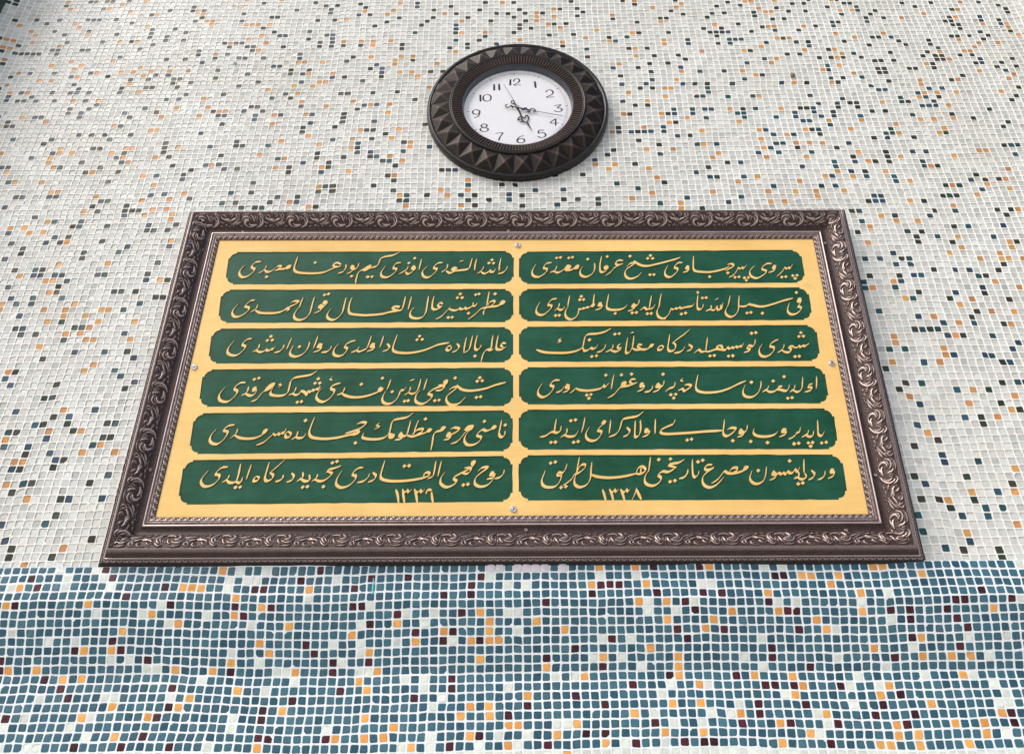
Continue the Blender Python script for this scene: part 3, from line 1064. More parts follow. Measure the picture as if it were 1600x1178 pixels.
def smooth_field(x, y, seed, wl, amp):
    rs = np.random.default_rng(seed)
    out = np.zeros_like(x)
    for k in range(5):
        a = rs.uniform(0, 2 * np.pi); f = 2 * np.pi / (wl * rs.uniform(0.6, 1.6)); ph = rs.uniform(0, 6.28)
        out += np.sin((x * np.cos(a) + y * np.sin(a)) * f + ph)
    return out * amp / 2.2


def mosaic(c0, c1, r0, r1, surf, palette, seed, gap, recess, sheet, jit, dome, skip=(), amp=1.0):
    """Cells c0..c1 x r0..r1.  surf(u, v) -> (x, y, z, nx, ny, nz).  Returns tile arrays and grout arrays."""
    rs = np.random.default_rng(seed)
    nc, nr = c1 - c0, r1 - r0
    # node grid (in cell units)
    U, Vv = np.meshgrid(np.arange(c0, c1 + 1, dtype=float), np.arange(r0, r1 + 1, dtype=float))
    # sheets of tiles slip against one another
    off = {}
    def sheet_off(cu, ru):
        key = (int(math.floor(cu / sheet)), int(math.floor(ru / sheet)))
        if key not in off:
            q = np.random.default_rng(abs(hash((key, seed))) % (2 ** 31) if False else (key[0] * 73856093 ^ key[1] * 19349663 ^ seed) & 0x7fffffff)
            off[key] = q.uniform(-1, 1, 3)
        return off[key]
    SO = np.zeros((nr + 1, nc + 1, 3))
    for j in range(nr + 1):
        shift = sheet_off(0, r0 + j)[0] * 6
        for i in range(nc + 1):
            SO[j, i] = sheet_off(c0 + i + shift, r0 + j)
    du = SO[..., 0] * 0.16 + smooth_field(U, Vv, seed + 1, 40, 0.16) + smooth_field(U, Vv, seed + 2, 9, 0.05) + rs.normal(0, jit, U.shape)
    dv = SO[..., 1] * 0.13 + smooth_field(U, Vv, seed + 3, 45, 0.22) + smooth_field(U, Vv, seed + 4, 8, 0.05) + rs.normal(0, jit, U.shape)
    dv[0, :] *= 0.15; dv[-1, :] *= 0.15
    if r0 == 0: du[0, :] = du[0, :]
    du[...] = du * amp + rs.normal(0, jit * (1 - amp), U.shape); dv[...] = dv * amp + rs.normal(0, jit * (1 - amp), U.shape)
    NU, NV = U + du, Vv + dv
    # cell corners: 0 (i,j) 1 (i+1,j) 2 (i+1,j+1) 3 (i,j+1)
    def corner(A): return np.stack([A[:-1, :-1], A[:-1, 1:], A[1:, 1:], A[1:, :-1]], -1)
    CU, CV = corner(NU).reshape(-1, 4), corner(NV).reshape(-1, 4)
    n = len(CU)
    ci = np.tile(np.arange(c0, c1), nr); ri = np.repeat(np.arange(r0, r1), nc)
    mu, mv = CU.mean(1, keepdims=True), CV.mean(1, keepdims=True)
    g = gap + rs.uniform(-0.02, 0.035, (n, 4))
    TU = mu + (CU - mu) * (1 - g) + rs.normal(0, jit * 0.5, (n, 1))
    TV = mv + (CV - mv) * (1 - g) + rs.normal(0, jit * 0.5, (n, 1))
    # rounded octagon: two points per corner, some corners much rounder (nipped tiles)
    cr = rs.uniform(0.07, 0.16, (n, 4))
    odd = rs.random((n, 4)) < (0.02 if gap < 0.17 else 0.016)
    cr[odd] = rs.uniform(0.2, 0.38, odd.sum())
    OU = np.zeros((n, 8)); OV = np.zeros((n, 8))
    for k in range(4):
        p, nx_ = (k - 1) % 4, (k + 1) % 4
        for q, (o, t) in enumerate(((p, 0), (nx_, 1))):
            OU[:, 2 * k + t] = TU[:, k] + (TU[:, o] - TU[:, k]) * cr[:, k]
            OV[:, 2 * k + t] = TV[:, k] + (TV[:, o] - TV[:, k]) * cr[:, k]
    def place(u, v, h):
        x, y, z, ny, nz = surf(u, v)
        return np.stack([x, y + ny * h, z + nz * h], -1)
    tilt = rs.normal(0, 0.00022, (n, 2))
    hb = rs.normal(0, 0.00016, (n, 1)) - recess
    au, av = OU - OU.mean(1, keepdims=True), OV - OV.mean(1, keepdims=True)
    hh = hb + tilt[:, :1] * au * 2 + tilt[:, 1:] * av * 2
    keep = np.ones(n, bool)
    for s in skip:
        keep &= ~((ri == s[0]) & (ci == s[1]))
    # tile verts: 0-7 inner top ring, 8-15 outer ring (lower), 16-23 foot ring
    IU = OU.mean(1, keepdims=True) + au * 0.74; IV = OV.mean(1, keepdims=True) + av * 0.74
    V = np.concatenate([place(IU, IV, hh + dome), place(OU, OV, hh), place(OU, OV, hh - 0.0012)], 1)
    F8 = np.array([[7, 6, 5, 4, 3, 2, 1, 0]])
    F4 = np.array([[a, (a + 1) % 8, 8 + (a + 1) % 8, 8 + a] for a in range(8)] + [[8 + a, 8 + (a + 1) % 8, 16 + (a + 1) % 8, 16 + a] for a in range(8)])
    pal, mixes = palette
    col = pal(ri, ci, rs)
    # grout
    gh = rs.normal(0, 0.0001, NU.shape)
    GN = place(NU, NV, gh).reshape(-1, 3)
    rr, cc = np.meshgrid(np.arange(nr), np.arange(nc), indexing='ij')
    n0 = (rr * (nc + 1) + cc).ravel(); nodes4 = np.stack([n0, n0 + 1, n0 + nc + 2, n0 + nc + 1], 1)
    ring = place(OU + au * 0.02, OV + av * 0.02, np.full_like(OU, -0.00005))
    foot = place(OU + au * 0.02, OV + av * 0.02, np.full_like(OU, -0.0016) - recess * 0.3)
    base = len(GN)
    GV = np.concatenate([GN, ring.reshape(-1, 3), foot.reshape(-1, 3)])
    R0 = base + np.arange(n)[:, None] * 8
    Q0 = base + n * 8 + np.arange(n)[:, None] * 8
    quads, tris = [], []
    for k in range(4):
        k2 = (k + 1) % 4
        quads.append(np.concatenate([nodes4[:, [k]], R0 + 2 * k + 1, R0 + 2 * k2, nodes4[:, [k2]]], 1))
        tris.append(np.concatenate([nodes4[:, [k]], R0 + 2 * k, R0 + 2 * k + 1], 1))
    for a in range(8):
        b = (a + 1) % 8
        quads.append(np.concatenate([R0 + a, Q0 + a, Q0 + b, R0 + b], 1))
    fill = Q0[~keep] + np.arange(8)[None, ::-1] if (~keep).any() else np.zeros((0, 8), int)
    return dict(V=V, F8=F8, F4=F4, col=col, keep=keep, ri=ri, ci=ci, GV=GV, GQ=np.concatenate(quads), GT=np.concatenate(tris), GF=fill)


def build_mosaic(D, root, mat_t, mat_g, score):
    n = len(D['V'])
    idx = np.nonzero(D['keep'])[0]
    sc = score(D['V'][idx, 8:16].mean(1))
    order = idx[np.argsort(-sc)]
    single, rest = order[:300], np.sort(order[300:])
    def arrays(sel):
        k = len(sel); V = D['V'][sel].reshape(-1, 3)
        base = (np.arange(k) * 24)[:, None, None]
        F8 = (D['F8'][None] + base).reshape(-1, 8); F4 = (D['F4'][None] + base).reshape(-1, 4)
        F4 = F4[:, ::-1]
        cols = np.repeat(D['col'][sel], 24, 0)
        return V, [F8, F4], cols
    V, F, C = arrays(rest)
    o = obj("tiles", np_mesh("tiles", V, F, C), mat_t, root)
    o["kind"] = "stuff"
    for s in single:
        V, F, C = arrays(np.array([s]))
        c = V.mean(0)
        t = obj("tile", np_mesh("tile", V - c, F, C), mat_t, root)
        t.location = tuple(c)
    o = obj("grout", np_mesh("grout", D['GV'], [D['GQ'], D['GT'], D['GF']] if len(D['GF']) else [D['GQ'], D['GT']], smooth=False), mat_g, root)


WT_D = parse_rows(WALL_TILES)
BT_D = parse_rows(BAND_TILES)
PAL = {
    'K': [srgb(56, 63, 56), srgb(50, 58, 52), srgb(62, 62, 56), srgb(50, 66, 54)],
    'B': [srgb(52, 82, 102), srgb(46, 76, 92), srgb(44, 86, 98), srgb(52, 74, 96), srgb(40, 80, 84)],
    'O': [srgb(204, 148, 92), srgb(210, 154, 94), srgb(196, 140, 90), srgb(200, 154, 94)],
    'R': [srgb(68, 28, 38), srgb(78, 32, 42), srgb(56, 22, 32)],
    'W': [srgb(222, 230, 220), srgb(228, 234, 224), srgb(216, 222, 214)],
    'Y': [srgb(232, 168, 88), srgb(224, 158, 84), srgb(236, 174, 96)],
    'X': [srgb(238, 226, 234)],
}


def wall_pal(ri, ci, rs):
    n = len(ri)
    v = np.clip(rs.normal(0, 1, n), -2.5, 1.6)
    basec = np.array(srgb(206, 209, 206))
    col = basec[None] * (1 + 0.085 * v[:, None])
    tint = rs.random(n)
    col[tint < 0.10] *= np.array([1.03, 0.985, 0.985])
    col[tint > 0.88] *= np.array([0.965, 1.0, 0.965])
    dark = rs.random(n) < 0.06
    col[dark] *= 0.84
    inside = np.zeros(n, bool)
    for i, (r, c) in enumerate(zip(ri, ci)):
        k = WT_D.get((r, c))
        if k is None and (abs(c + 0.5) * TX > 0.668 + r * WT * 0.31 or r > 104) and rs.random() < 0.11:
            k = 'KBO'[rs.integers(3)]
        if k:
            q = PAL[k]; col[i] = np.array(q[rs.integers(len(q))]) * rs.uniform(0.85, 1.12)
    return col


def band_pal(ri, ci, rs):
    n = len(ri)
    b1, b2, b3 = np.array(srgb(58, 100, 116)), np.array(srgb(78, 122, 134)), np.array(srgb(46, 86, 104))
    t = rs.random((n, 1)); s = rs.random((n, 1))
    col = np.where(s < 0.7, b1 * (1 - t * 0.5) + b2 * t * 0.5, b3 * (1 - t * 0.5) + b1 * t * 0.5)
    col *= rs.uniform(0.88, 1.12, (n, 1))
    for i, (r, c) in enumerate(zip(ri, ci)):
        k = BT_D.get((r, c))
        if k is None and (c < -62 or c > 57) and rs.random() < 0.18:
            k = 'ROW'[rs.integers(3)]
        if r >= 20:
            k = 'W'
            if rs.random() < 0.07: k = 'O'
            if r == 20 and 52 <= c <= 58: k = None
        if k:
            q = PAL['Y' if k == 'O' else k]; col[i] = np.array(q[rs.integers(len(q))]) * rs.uniform(0.92, 1.08)
    return col


def wall_surf(u, v):
    x = u * TX; z = Z0 + ZTOP + v * WT
    y = smooth_field(u * TX, v * WT, 11, 0.5, 0.0012)
    # the wall rounds forward into the green side piers
    e = np.clip((np.abs(x) - 0.955) / 0.07, 0, 1)
    y = y - e * e * 0.02
    return x, y, z, -1.0 + 0 * x, 0 * x


wall_root = empty("mosaic_wall", (0, 0, 0))
tag(wall_root, "upright wall of small off-white glass mosaic tiles flecked with dark green, petrol blue and ochre tiles", "wall")
D = mosaic(-90, 90, 0, 116, wall_surf, (wall_pal, None), 101, 0.145, 0.00085, 27, 0.022, 0.00012, amp=0.85)
build_mosaic(D, wall_root, M_TILE, M_GROUT, lambda P: -(P[:, 2]) * 1.0 - 10.0 * (np.abs(P[:, 0]) < 0.52) - 10.0 * (np.abs(P[:, 0]) > 0.70) - 0.3 * 0)

YB = YF + 8 * BT * math.sin(SLOPE)


def band_surf(u, v):
    """v counts rows downwards: 4 upright, 8 sloping back, the rest upright"""
    x = u * TX
    s, c = math.sin(SLOPE), math.cos(SLOPE)
    z1 = ZTOP - 4 * BT; z2 = z1 - 8 * BT * c
    y = np.where(v < 4, YF + 0 * v, np.where(v < 12, YF + (v - 4) * BT * s, YB + 0 * v))
    z = np.where(v < 4, ZTOP - v * BT, np.where(v < 12, z1 - (v - 4) * BT * c, z2 - (v - 12) * LT))
    # edges are slightly softened
    ny = np.where((v > 4.05) & (v < 11.95), -c, -1.0); nz = np.where((v > 4.05) & (v < 11.95), -s, 0.0)
    y = y + smooth_field(x, v * BT, 31, 0.35, 0.0010)
    return x, y, z + Z0, ny, nz


band_root = empty("mosaic_ledge", (0, 0, 0))
tag(band_root, "ledge below the frame covered in teal mosaic tiles with some maroon and ochre ones", "ledge")
patch = [k for k, t in BT_D.items() if t == 'X']
D = mosaic(-90, 90, 0, 28, band_surf, (band_pal, None), 202, 0.185, 0.0002, 19, 0.034, 0.00022, skip=patch, amp=0.62)
# vertical index runs downwards here, so flip the winding
for k in ('F8', 'F4'): D[k] = D[k][:, ::-1]
D['GQ'] = D['GQ'][:, ::-1]; D['GT'] = D['GT'][:, ::-1]
build_mosaic(D, band_root, M_TILE_B, M_GROUT_B, lambda P: -P[:, 2] - 10.0 * (np.abs(P[:, 0]) > 0.60) - 10.0 * (P[:, 2] < Z0 + 0.06))
# bare plaster left where tiles have come off the top row
pv, pf = [], []
for (r, c) in patch:
    k0 = len(pv)
    N = 5
    for j in range(N):
        for i in range(N):
            u = c + 0.04 + 0.92 * i / (N - 1); v = 0.02 + 0.9 * j / (N - 1)
            edge = 0.0 if i in (0, N - 1) or j in (0, N - 1) else 1.0
            pv.append((u * TX, YF - 0.0002 - edge * (0.0007 + 0.0009 * rng.random()), Z0 + ZTOP - v * BT))
    for j in range(N - 1):
        for i in range(N - 1):
            a = k0 + j * N + i
            pf.append((a, a + N, a + N + 1, a + 1))
o = obj("bare_plaster", np_mesh("bare_plaster", pv, np.array(pf), smooth=True), plain("plaster_scar", srgb(230, 224, 229), 0.9, nscale=250, var=0.25, bumpd=0.002), band_root)
o["label"] = "rough pinkish white plaster where a few tiles of the top row are missing"
# top of the ledge, closing it against the wall
o = obj("ledge_top", np_mesh("ledge_top", [(-1.04, YF - .0003, Z0 + ZTOP - .0004), (1.04, YF - .0003, Z0 + ZTOP - .0004), (1.04, 0.01, Z0 + ZTOP - .0004), (-1.04, 0.01, Z0 + ZTOP - .0004)], np.array([[0, 1, 2, 3]])), M_GROUT_B, band_root)
# thin turquoise paint splash
cv = [(0.0008 * math.sin(t) * (1 if t < 3.1416 else 1), 0, 0.0105 * math.cos(t)) for t in np.linspace(0, 2 * math.pi, 24, endpoint=False)]
top = [(x + 0.0004, -0.0006, z) for x, y, z in cv]
me = np_mesh("paint_streak", cv + top, [np.array([list(range(24, 48))[::-1]]), np.array([[i, (i + 1) % 24, 24 + (i + 1) % 24, 24 + i] for i in range(24)])])
o = obj("paint_streak", me, plain("turquoise_paint", srgb(90, 214, 222), 0.5), band_root)
o.location = (-0.1895, YF - 0.0004, Z0 + ZTOP - 0.0272)


def box(name, x0, x1, y0, y1, z0, z1, mat, parent=None):
    V = [(x, y, z) for x in (x0, x1) for y in (y0, y1) for z in (z0, z1)]
    F = np.array([[0, 1, 3, 2], [4, 6, 7, 5], [0, 4, 5, 1], [2, 3, 7, 6], [0, 2, 6, 4], [1, 5, 7, 3]])
    return obj(name, np_mesh(name, V, F), mat, parent)


# masonry behind and below
lw = box("lower_wall", -1.3, 1.3, YB + 0.004, 0.30, 0.0, Z0 + ZTOP - 4 * BT - 8 * BT * math.cos(SLOPE) - 15.9 * LT, M_PLASTER)
tag(lw, "plain plastered wall below the mosaic ledge", "wall")
mb = box("masonry", -1.3, 1.3, 0.032, 0.30, Z0 + 0.0, Z0 + 2.0, M_PLASTER, wall_root)
for sx, lab in ((-1, "dark green pier at the left end of the mosaic wall"), (1, "dark green pier at the right end of the mosaic wall")):
    # rounded nose of the side pier
    prof = []
    x0 = 1.022
    for a in np.linspace(0, math.pi / 2, 9):
        prof.append((x0 + 0.03 * (1 - math.cos(a)) , -0.012 - 0.10 * math.sin(a)))
    prof = [(x0, 0.03)] + prof + [(1.30, -0.112), (1.30, 0.03)]
    n = len(prof)
    V = [(sx * x, y, z) for z in (Z0 + ZTOP + 0.0, Z0 + 2.0) for x, y in prof]
    F = np.array([[i, (i + 1) % n, n + (i + 1) % n, n + i] for i in range(n)])
    if sx < 0: F = F[:, ::-1]
    o = obj("side_pier", np_mesh("side_pier", V, F, smooth=False), M_GREEN_WALL)
    tag(o, lab, "pier")
gp = obj("ground", np_mesh("ground", [(-30, -30, 0), (30, -30, 0), (30, 30, 0), (-30, 30, 0)], np.array([[0, 1, 2, 3]])), M_BOUNCE)  # unseen ground sheet, added to lighten undersides with bounced light
gp["kind"] = "structure"
gp["label"] = "unseen pale ground added to bounce light up at the wall"

# ------------------------------------------------------------------ brush lettering
def nib_poly(a, b, ang, sc, k=8):
    t = np.linspace(0, 2 * np.pi, k, endpoint=False)
    x, y = a * sc * np.cos(t), b * sc * np.sin(t)
    c, s = math.cos(ang), math.sin(ang)
    return np.stack([x * c - y * s, x * s + y * c], 1)


def hull(P):
    P = sorted(map(tuple, P))
    def half(pts):
        h = []
        for p in pts:
            while len(h) > 1 and (h[-1][0] - h[-2][0]) * (p[1] - h[-2][1]) - (h[-1][1] - h[-2][1]) * (p[0] - h[-2][0]) <= 1e-9:
                h.pop()
            h.append(p)
        return h[:-1]
    return half(P) + half(P[::-1])


def catmull(P, step):
    P = np.asarray(P, float)
    if len(P) == 2:
        Q = [P[0], (P[0] + P[1]) / 2, P[1]]
        return np.array(Q)
    E = np.vstack([2 * P[0] - P[1], P, 2 * P[-1] - P[-2]])
    out = []
    for i in range(1, len(E) - 2):
        L = np.linalg.norm(E[i + 1] - E[i]); n = max(1, int(round(L / step)))
        for t in np.arange(n) / n:
            p0, p1, p2, p3 = E[i - 1:i + 3]
            out.append(0.5 * ((2 * p1) + (p2 - p0) * t + (2 * p0 - 5 * p1 + 4 * p2 - p3) * t * t + (3 * p1 - p0 - 3 * p2 + p3) * t ** 3))
    out.append(P[-1])
    return np.array(out)


def stroke_hulls(P, a, b, ang, step, taper=0.5, k=8, sc=1.0):
    Q = catmull(P, step)
    d = np.concatenate([[0], np.cumsum(np.linalg.norm(np.diff(Q, axis=0), axis=1))])
    L = max(d[-1], 1e-6)
    out = []
    tl = min(0.3 * L, 3.5 * a)
    s = np.minimum(1, taper + (1 - taper) * np.minimum(d, L - d) / max(tl, 1e-6)) * sc
    for i in range(len(Q) - 1):
        out.append(hull(np.vstack([Q[i] + nib_poly(a, b, ang, s[i], k), Q[i + 1] + nib_poly(a, b, ang, s[i + 1], k)])))
    return out


def union_mesh(polys, h0, h1, eps=1e-4):
    """union of convex polygons -> (V, tris, wall quads); front at h1, walls down to h0"""
    vs, fs = [], []
    for p in polys:
        if len(p) < 3: continue
        fs.append(list(range(len(vs), len(vs) + len(p)))); vs += [Vector((float(x), float(y))) for x, y in p]
    v, e, f, ov, oe, of = delaunay_2d_cdt(vs, [], fs, 1, eps)
    v = np.array([(a.x, a.y) for a in v]); f = np.array([list(t) for t, src in zip(f, of) if len(t) == 3 and len(src)])
    # drop slivers / orient ccw
    A = v[f]; ar = (A[:, 1, 0] - A[:, 0, 0]) * (A[:, 2, 1] - A[:, 0, 1]) - (A[:, 2, 0] - A[:, 0, 0]) * (A[:, 1, 1] - A[:, 0, 1])
    f[ar < 0] = f[ar < 0][:, ::-1]
    ed = {}
    for t in f:
        for i in range(3):
            a, b = int(t[i]), int(t[(i + 1) % 3])
            if (b, a) in ed: del ed[(b, a)]
            else: ed[(a, b)] = 1
    bd = np.array(list(ed.keys()))
    return v, f, bd


def prism(v, f, bd, h0, h1, place):
    n = len(v)
    V = np.concatenate([place(v[:, 0], v[:, 1], np.full(n, h1)), place(v[:, 0], v[:, 1], np.full(n, h0))])
    W = np.stack([bd[:, 0], n + bd[:, 0], n + bd[:, 1], bd[:, 1]], 1)
    return V, f, W


# ------------------------------------------------------------------ the framed board
TAU = 0.03495105
ZB = 0.32575586


def on_board(X, S, H):
    """board coordinates (metres: across, up the board, out of it) -> world"""
    X, S, H = np.broadcast_arrays(np.asarray(X, float), np.asarray(S, float), np.asarray(H, float))
    return np.stack([X, -0.017 - S * math.sin(TAU) - H * math.cos(TAU), Z0 + ZB + S * math.cos(TAU) - H * math.sin(TAU)], -1)


framed = empty("framed_inscription", (0, -0.01, Z0 + ZB - 0.06))
FROOT = np.array([0, -0.01, Z0 + ZB - 0.06])
tag(framed, "ornate dark brown frame round a gold and green board of script, resting on the ledge", "framed inscription")


def fobj(name, V, F, mat, parent=framed, rub=None, smooth=False):
    return obj(name, np_mesh(name, np.asarray(V) - FROOT, F, rub=rub, smooth=smooth), mat, parent)


# outline of each cartouche: straight sides, every corner a quarter round between two little steps
def cartouche(Q):
    Q = [np.array(q) for q in Q]       # TL TR BR BL
    out = []
    for k in range(4):
        c, p, n = Q[k], Q[(k - 1) % 4], Q[(k + 1) % 4]
        a = (p - c) / np.linalg.norm(p - c); b = (n - c) / np.linalg.norm(n - c)
        # arrive along side p->c, leave along c->n
        side = abs(a[1]) > abs(a[0])   # True when arriving along a vertical side
        r, st = 0.0122, 0.0024
        A0 = c + a * r; A1 = c + a * r + b * st
        B1 = c + b * r + a * st; B0 = c + b * r
        out += [A0, A1]
        cen = c + a * (r) + b * (r)
        rad = r - st
        # convex bulge towards the corner
        a_ang = math.atan2(*( (A1 - cen)[::-1])); b_ang = math.atan2(*((B1 - cen)[::-1]))
        d = (b_ang - a_ang + math.pi) % (2 * math.pi) - math.pi
        for t in (0.25, 0.5, 0.75):
            g = a_ang + d * t
            out.append(cen + rad * 1.0 * np.array([math.cos(g), math.sin(g)]))
        out += [B1, B0]
    # wobble of the hand-held router
    res = []
    n = len(out)
    for i in range(n):
        p, q = out[i], out[(i + 1) % n]
        L = np.linalg.norm(q - p)
        res.append(p)
        if L > 0.02:
            m_ = int(L / 0.012); nrm = np.array([-(q - p)[1], (q - p)[0]]) / L
            for t in range(1, m_):
                res.append(p + (q - p) * t / m_ + nrm * rng.normal(0, 0.00022))
    return [tuple(x) for x in res]


DEPTH = 0.0009
outer = [tuple(np.array(c) + np.array(d)) for c, d in zip(CORNERS, [(-.004, .004), (.004, .004), (.004, -.004), (-.004, -.004)])]
carts = [cartouche(P) for P in PANELS]
# gold face with twelve openings
vs, es = [], []
for loop in [outer] + carts:
    k0 = len(vs); vs += [Vector(p) for p in loop]; es += [(k0 + i, k0 + (i + 1) % len(loop)) for i in range(len(loop))]
v, e, f, *_ = delaunay_2d_cdt(vs, es, [], 0, 1e-6)
v = np.array([(a.x, a.y) for a in v]); f = np.array([list(t) for t in f])


def inside(P, loop):
    L = np.array(loop); x, y = P[:, 0], P[:, 1]; res = np.zeros(len(P), bool)
    for i in range(len(L)):
        (x1, y1), (x2, y2) = L[i - 1], L[i]
        cond = ((y1 > y) != (y2 > y)) & (x < (x2 - x1) * (y - y1) / (y2 - y1 + 1e-15) + x1)
        res ^= cond
    return res


cen = v[f].mean(1)
keep = inside(cen, outer)
for lp in carts: keep &= ~inside(cen, lp)
f = f[keep]
A = v[f]; ar = (A[:, 1, 0] - A[:, 0, 0]) * (A[:, 2, 1] - A[:, 0, 1]) - (A[:, 2, 0] - A[:, 0, 0]) * (A[:, 1, 1] - A[:, 0, 1])
f[ar < 0] = f[ar < 0][:, ::-1]
n = len(v)
board = fobj("board", on_board(v[:, 0], v[:, 1], 0 * v[:, 0]), f, M_BOARD)
board["label"] = "gold painted board with twelve routed green cartouches in two columns"
ords = ["top", "second", "third", "fourth", "fifth", "bottom"]
for pi, (lp, ink) in enumerate(zip(carts, INK)):
    L = np.array(lp); n = len(L)
    ccw = np.sum(L[:, 0] * np.roll(L[:, 1], -1) - np.roll(L[:, 0], -1) * L[:, 1]) > 0
    if not ccw: L = L[::-1]
    Vt = on_board(L[:, 0], L[:, 1], 0.0); Vb = on_board(L[:, 0], L[:, 1], -DEPTH)
    pan = fobj("green_panel", Vb, np.array([list(range(n))]), M_GREEN)
    pan["label"] = "%s green panel of the %s column of script" % (ords[pi % 6], "left" if pi < 6 else "right")
    W = np.array([[i, n + i, n + (i + 1) % n, (i + 1) % n] for i in range(n)])[:, ::-1]
    fobj("cut_edge", np.concatenate([Vt, Vb]), W, M_CUT, pan)
    polys = []
    for ln in ink.strip().split('\n'):
        fl = ''
        if ln[0] in '.~#': fl, ln = ln[0], ln[1:].strip()
        P = np.array([tuple(map(float, a.split(','))) for a in ln.split()]) / 10.0     # mm
        if fl == '.':
            c = P[0] + rng.normal(0, 0.06, 2); w = 2.85 + rng.normal(0, 0.1)
            polys.append([(c[0] + w, c[1] + 0.25), (c[0] + 0.25, c[1] + w * 0.98), (c[0] - w, c[1] - 0.2), (c[0] - 0.3, c[1] - w * 0.98)])
            continue
        sc = 0.62 if fl == '~' else 1.0
        if fl == '#':
            polys.append(hull(P))
        if not fl and len(P) >= 4:
            for kk in (3, 4):
                if kk < len(P) and np.linalg.norm(P[kk] - P[0]) < (5.6 if kk == 3 else 4.0) and np.ptp(P[:kk + 1], axis=0).max() < 6.6:
                    polys.append(hull(P[:kk + 1])); break
        polys += stroke_hulls(P, 2.2 * sc, 0.44 * sc, R(56), 2.0, taper=0.55)
    v2, f2, bd = union_mesh(polys, 0, 1)
    V, F, W = prism(v2 / 1000.0, f2, bd, -DEPTH - 0.0002, 0.0001, on_board)
    inko = fobj("lettering", V, F, M_BOARD, pan)
    fobj_m = np_mesh("lettering_edge", V - FROOT, W[:, ::-1][:, ::-1])
    # cut sides of the letters share the lettering object: second material slot
    me = inko.data
    me2 = np_mesh("lettering", V - FROOT, [F, W])
    me2.materials.append(M_BOARD); me2.materials.append(M_CUT)
    mi = np.zeros(len(F) + len(W), np.int32); mi[len(F):] = 1
    me2.polygons.foreach_set("material_index", mi)
    inko.data = me2
    bpy.data.meshes.remove(me); bpy.data.meshes.remove(fobj_m)

# ---- frame moulding
PER = 71.0        # mm, one repeat of the scroll ornament
OW = 25.0
SCROLL = """150,250 165,200 200,165 260,155 320,180 340,204|1.25
192,272 200,228 250,206 300,212|0.95
296,236 244,250 212,290 226,340 268,378|1.75
296,318 330,348 400,350 452,338|1.5
290,382 340,384 400,368 452,350|1.1
350,130 390,170 402,220 416,256|1.35
430,140 442,180 422,232|0.9
540,140 582,190 597,260 570,330 520,375 462,396|1.55
508,180 540,222 550,280 518,334|1.1
470,150 482,200 452,256|0.9
160,130 220,92 300,82 362,100|0.95
200,142 270,114 330,134|0.7
490,110 540,90 590,130 622,182|1.1
620,135 682,140|0.9
668,180 710,220 770,236 832,274|1.6
770,216 822,224 864,262|1.2
700,108 740,140 760,182|1.1
620,258 660,290 722,297|1.0
868,244 920,222 972,194|1.6
858,328 920,302 1000,250 1056,190|1.1
900,338 970,317 1050,267|0.95
790,80 850,72 900,100 902,140 860,156|1.0
846,106 872,124|0.8
1000,76 1042,110 1040,150 1008,190|1.0
958,90 990,130 958,172|0.9
640,370 684,370|1.2
728,356 792,350|1.4
800,378 842,376|1.1
868,372 942,374|1.1
1040,366 1082,360|0.9
128,376 168,366|1.0
20,330 70,310 130,270|1.0
30,130 60,180 40,230|0.9"""
na, nb = 284, 100
HA, HB = np.meshgrid(np.arange(na) * PER / na, np.arange(nb) * OW / (nb - 1), indexing='ij')
HT = np.zeros((na, nb))
for ln in SCROLL.split('\n'):
    pts, w = ln.split('|'); w = float(w)
    P = np.array([tuple(map(float, a.split(','))) for a in pts.split()])
    P = np.stack([P[:, 0] / 944.0 * PER, (P[:, 1] - 60) / 338.0 * OW * 0.97], 1)
    Q = catmull(P, 0.5)
    dm = np.full(HT.shape, 1e9)
    tt = np.linspace(0, 1, len(Q))
    for q, t in zip(Q, tt):
        ww = 0.82 * w * (0.45 + 0.75 * math.sin(math.pi * min(max(t, 0.08), 0.95)))
        da = (HA - q[0] + PER / 2) % PER - PER / 2
        dd = np.hypot(da, HB - q[1]) / ww
        dm = np.minimum(dm, dd)
    HT = np.maximum(HT, np.sqrt(np.clip(1 - dm ** 2, 0, 1)) * (0.6 + 0.3 * w))


def scroll_h(a, b):
    fa = (a % PER) / PER * na; fb = np.clip(b / OW * (nb - 1), 0, nb - 1.001)
    i0 = fa.astype(int) % na; i1 = (i0 + 1) % na; ta = fa - np.floor(fa)
    j0 = fb.astype(int); tb = fb - j0
    return (HT[i0, j0] * (1 - ta) + HT[i1, j0] * ta) * (1 - tb) + (HT[i0, j0 + 1] * (1 - ta) + HT[i1, j0 + 1] * ta) * tb


# (u, height, rub, zone): u mm in from the outer edge, height mm from the back of the frame
prof = [(0, 0, 0, 's'), (0, 4.4, 0, 's'), (3.4, 5.6, 0, 's'), (3.6, 6.4, .1, 's')]  # black side, widened to paint in the contact shadow below the frame
for t in np.linspace(0, 1, 10): prof.append((3.7 + 2.9 * t, 6.8 + 3.2 * math.sin(math.pi * (0.08 + 0.74 * t)) + 1.2 * t, .35, 'r'))
prof += [(6.7, 9.6, 0, 'e'), (7.2, 11.6, .4, 'e'), (8.0, 12.4, 1.0, 'e'), (8.7, 11.9, .5, 'e'), (9.1, 11.2, 0, 'e'), (11.0, 14.5, 0, 'e'), (12.6, 19.0, .05, 'e'),
         (13.2, 21.6, .2, 'e'), (14.4, 24.2, .3, 'e'), (15.6, 25.3, .3, 'e'), (16.6, 25.0, .12, 'e'), (17.2, 24.2, .1, 'e')]
NO = 34
for t in np.linspace(0, 1, NO):
    prof.append((17.6 + 20.0 * t, 23.8 - 12.3 * (t ** 1.25) + 1.2 * math.sin(math.pi * t), 0.0, 'o'))
for t in (0.15, 0.4, 0.65, 0.9): prof.append((37.8 + 9.0 * t, 11.2 - 1.2 * math.sin(math.pi * t), .0, 'p'))
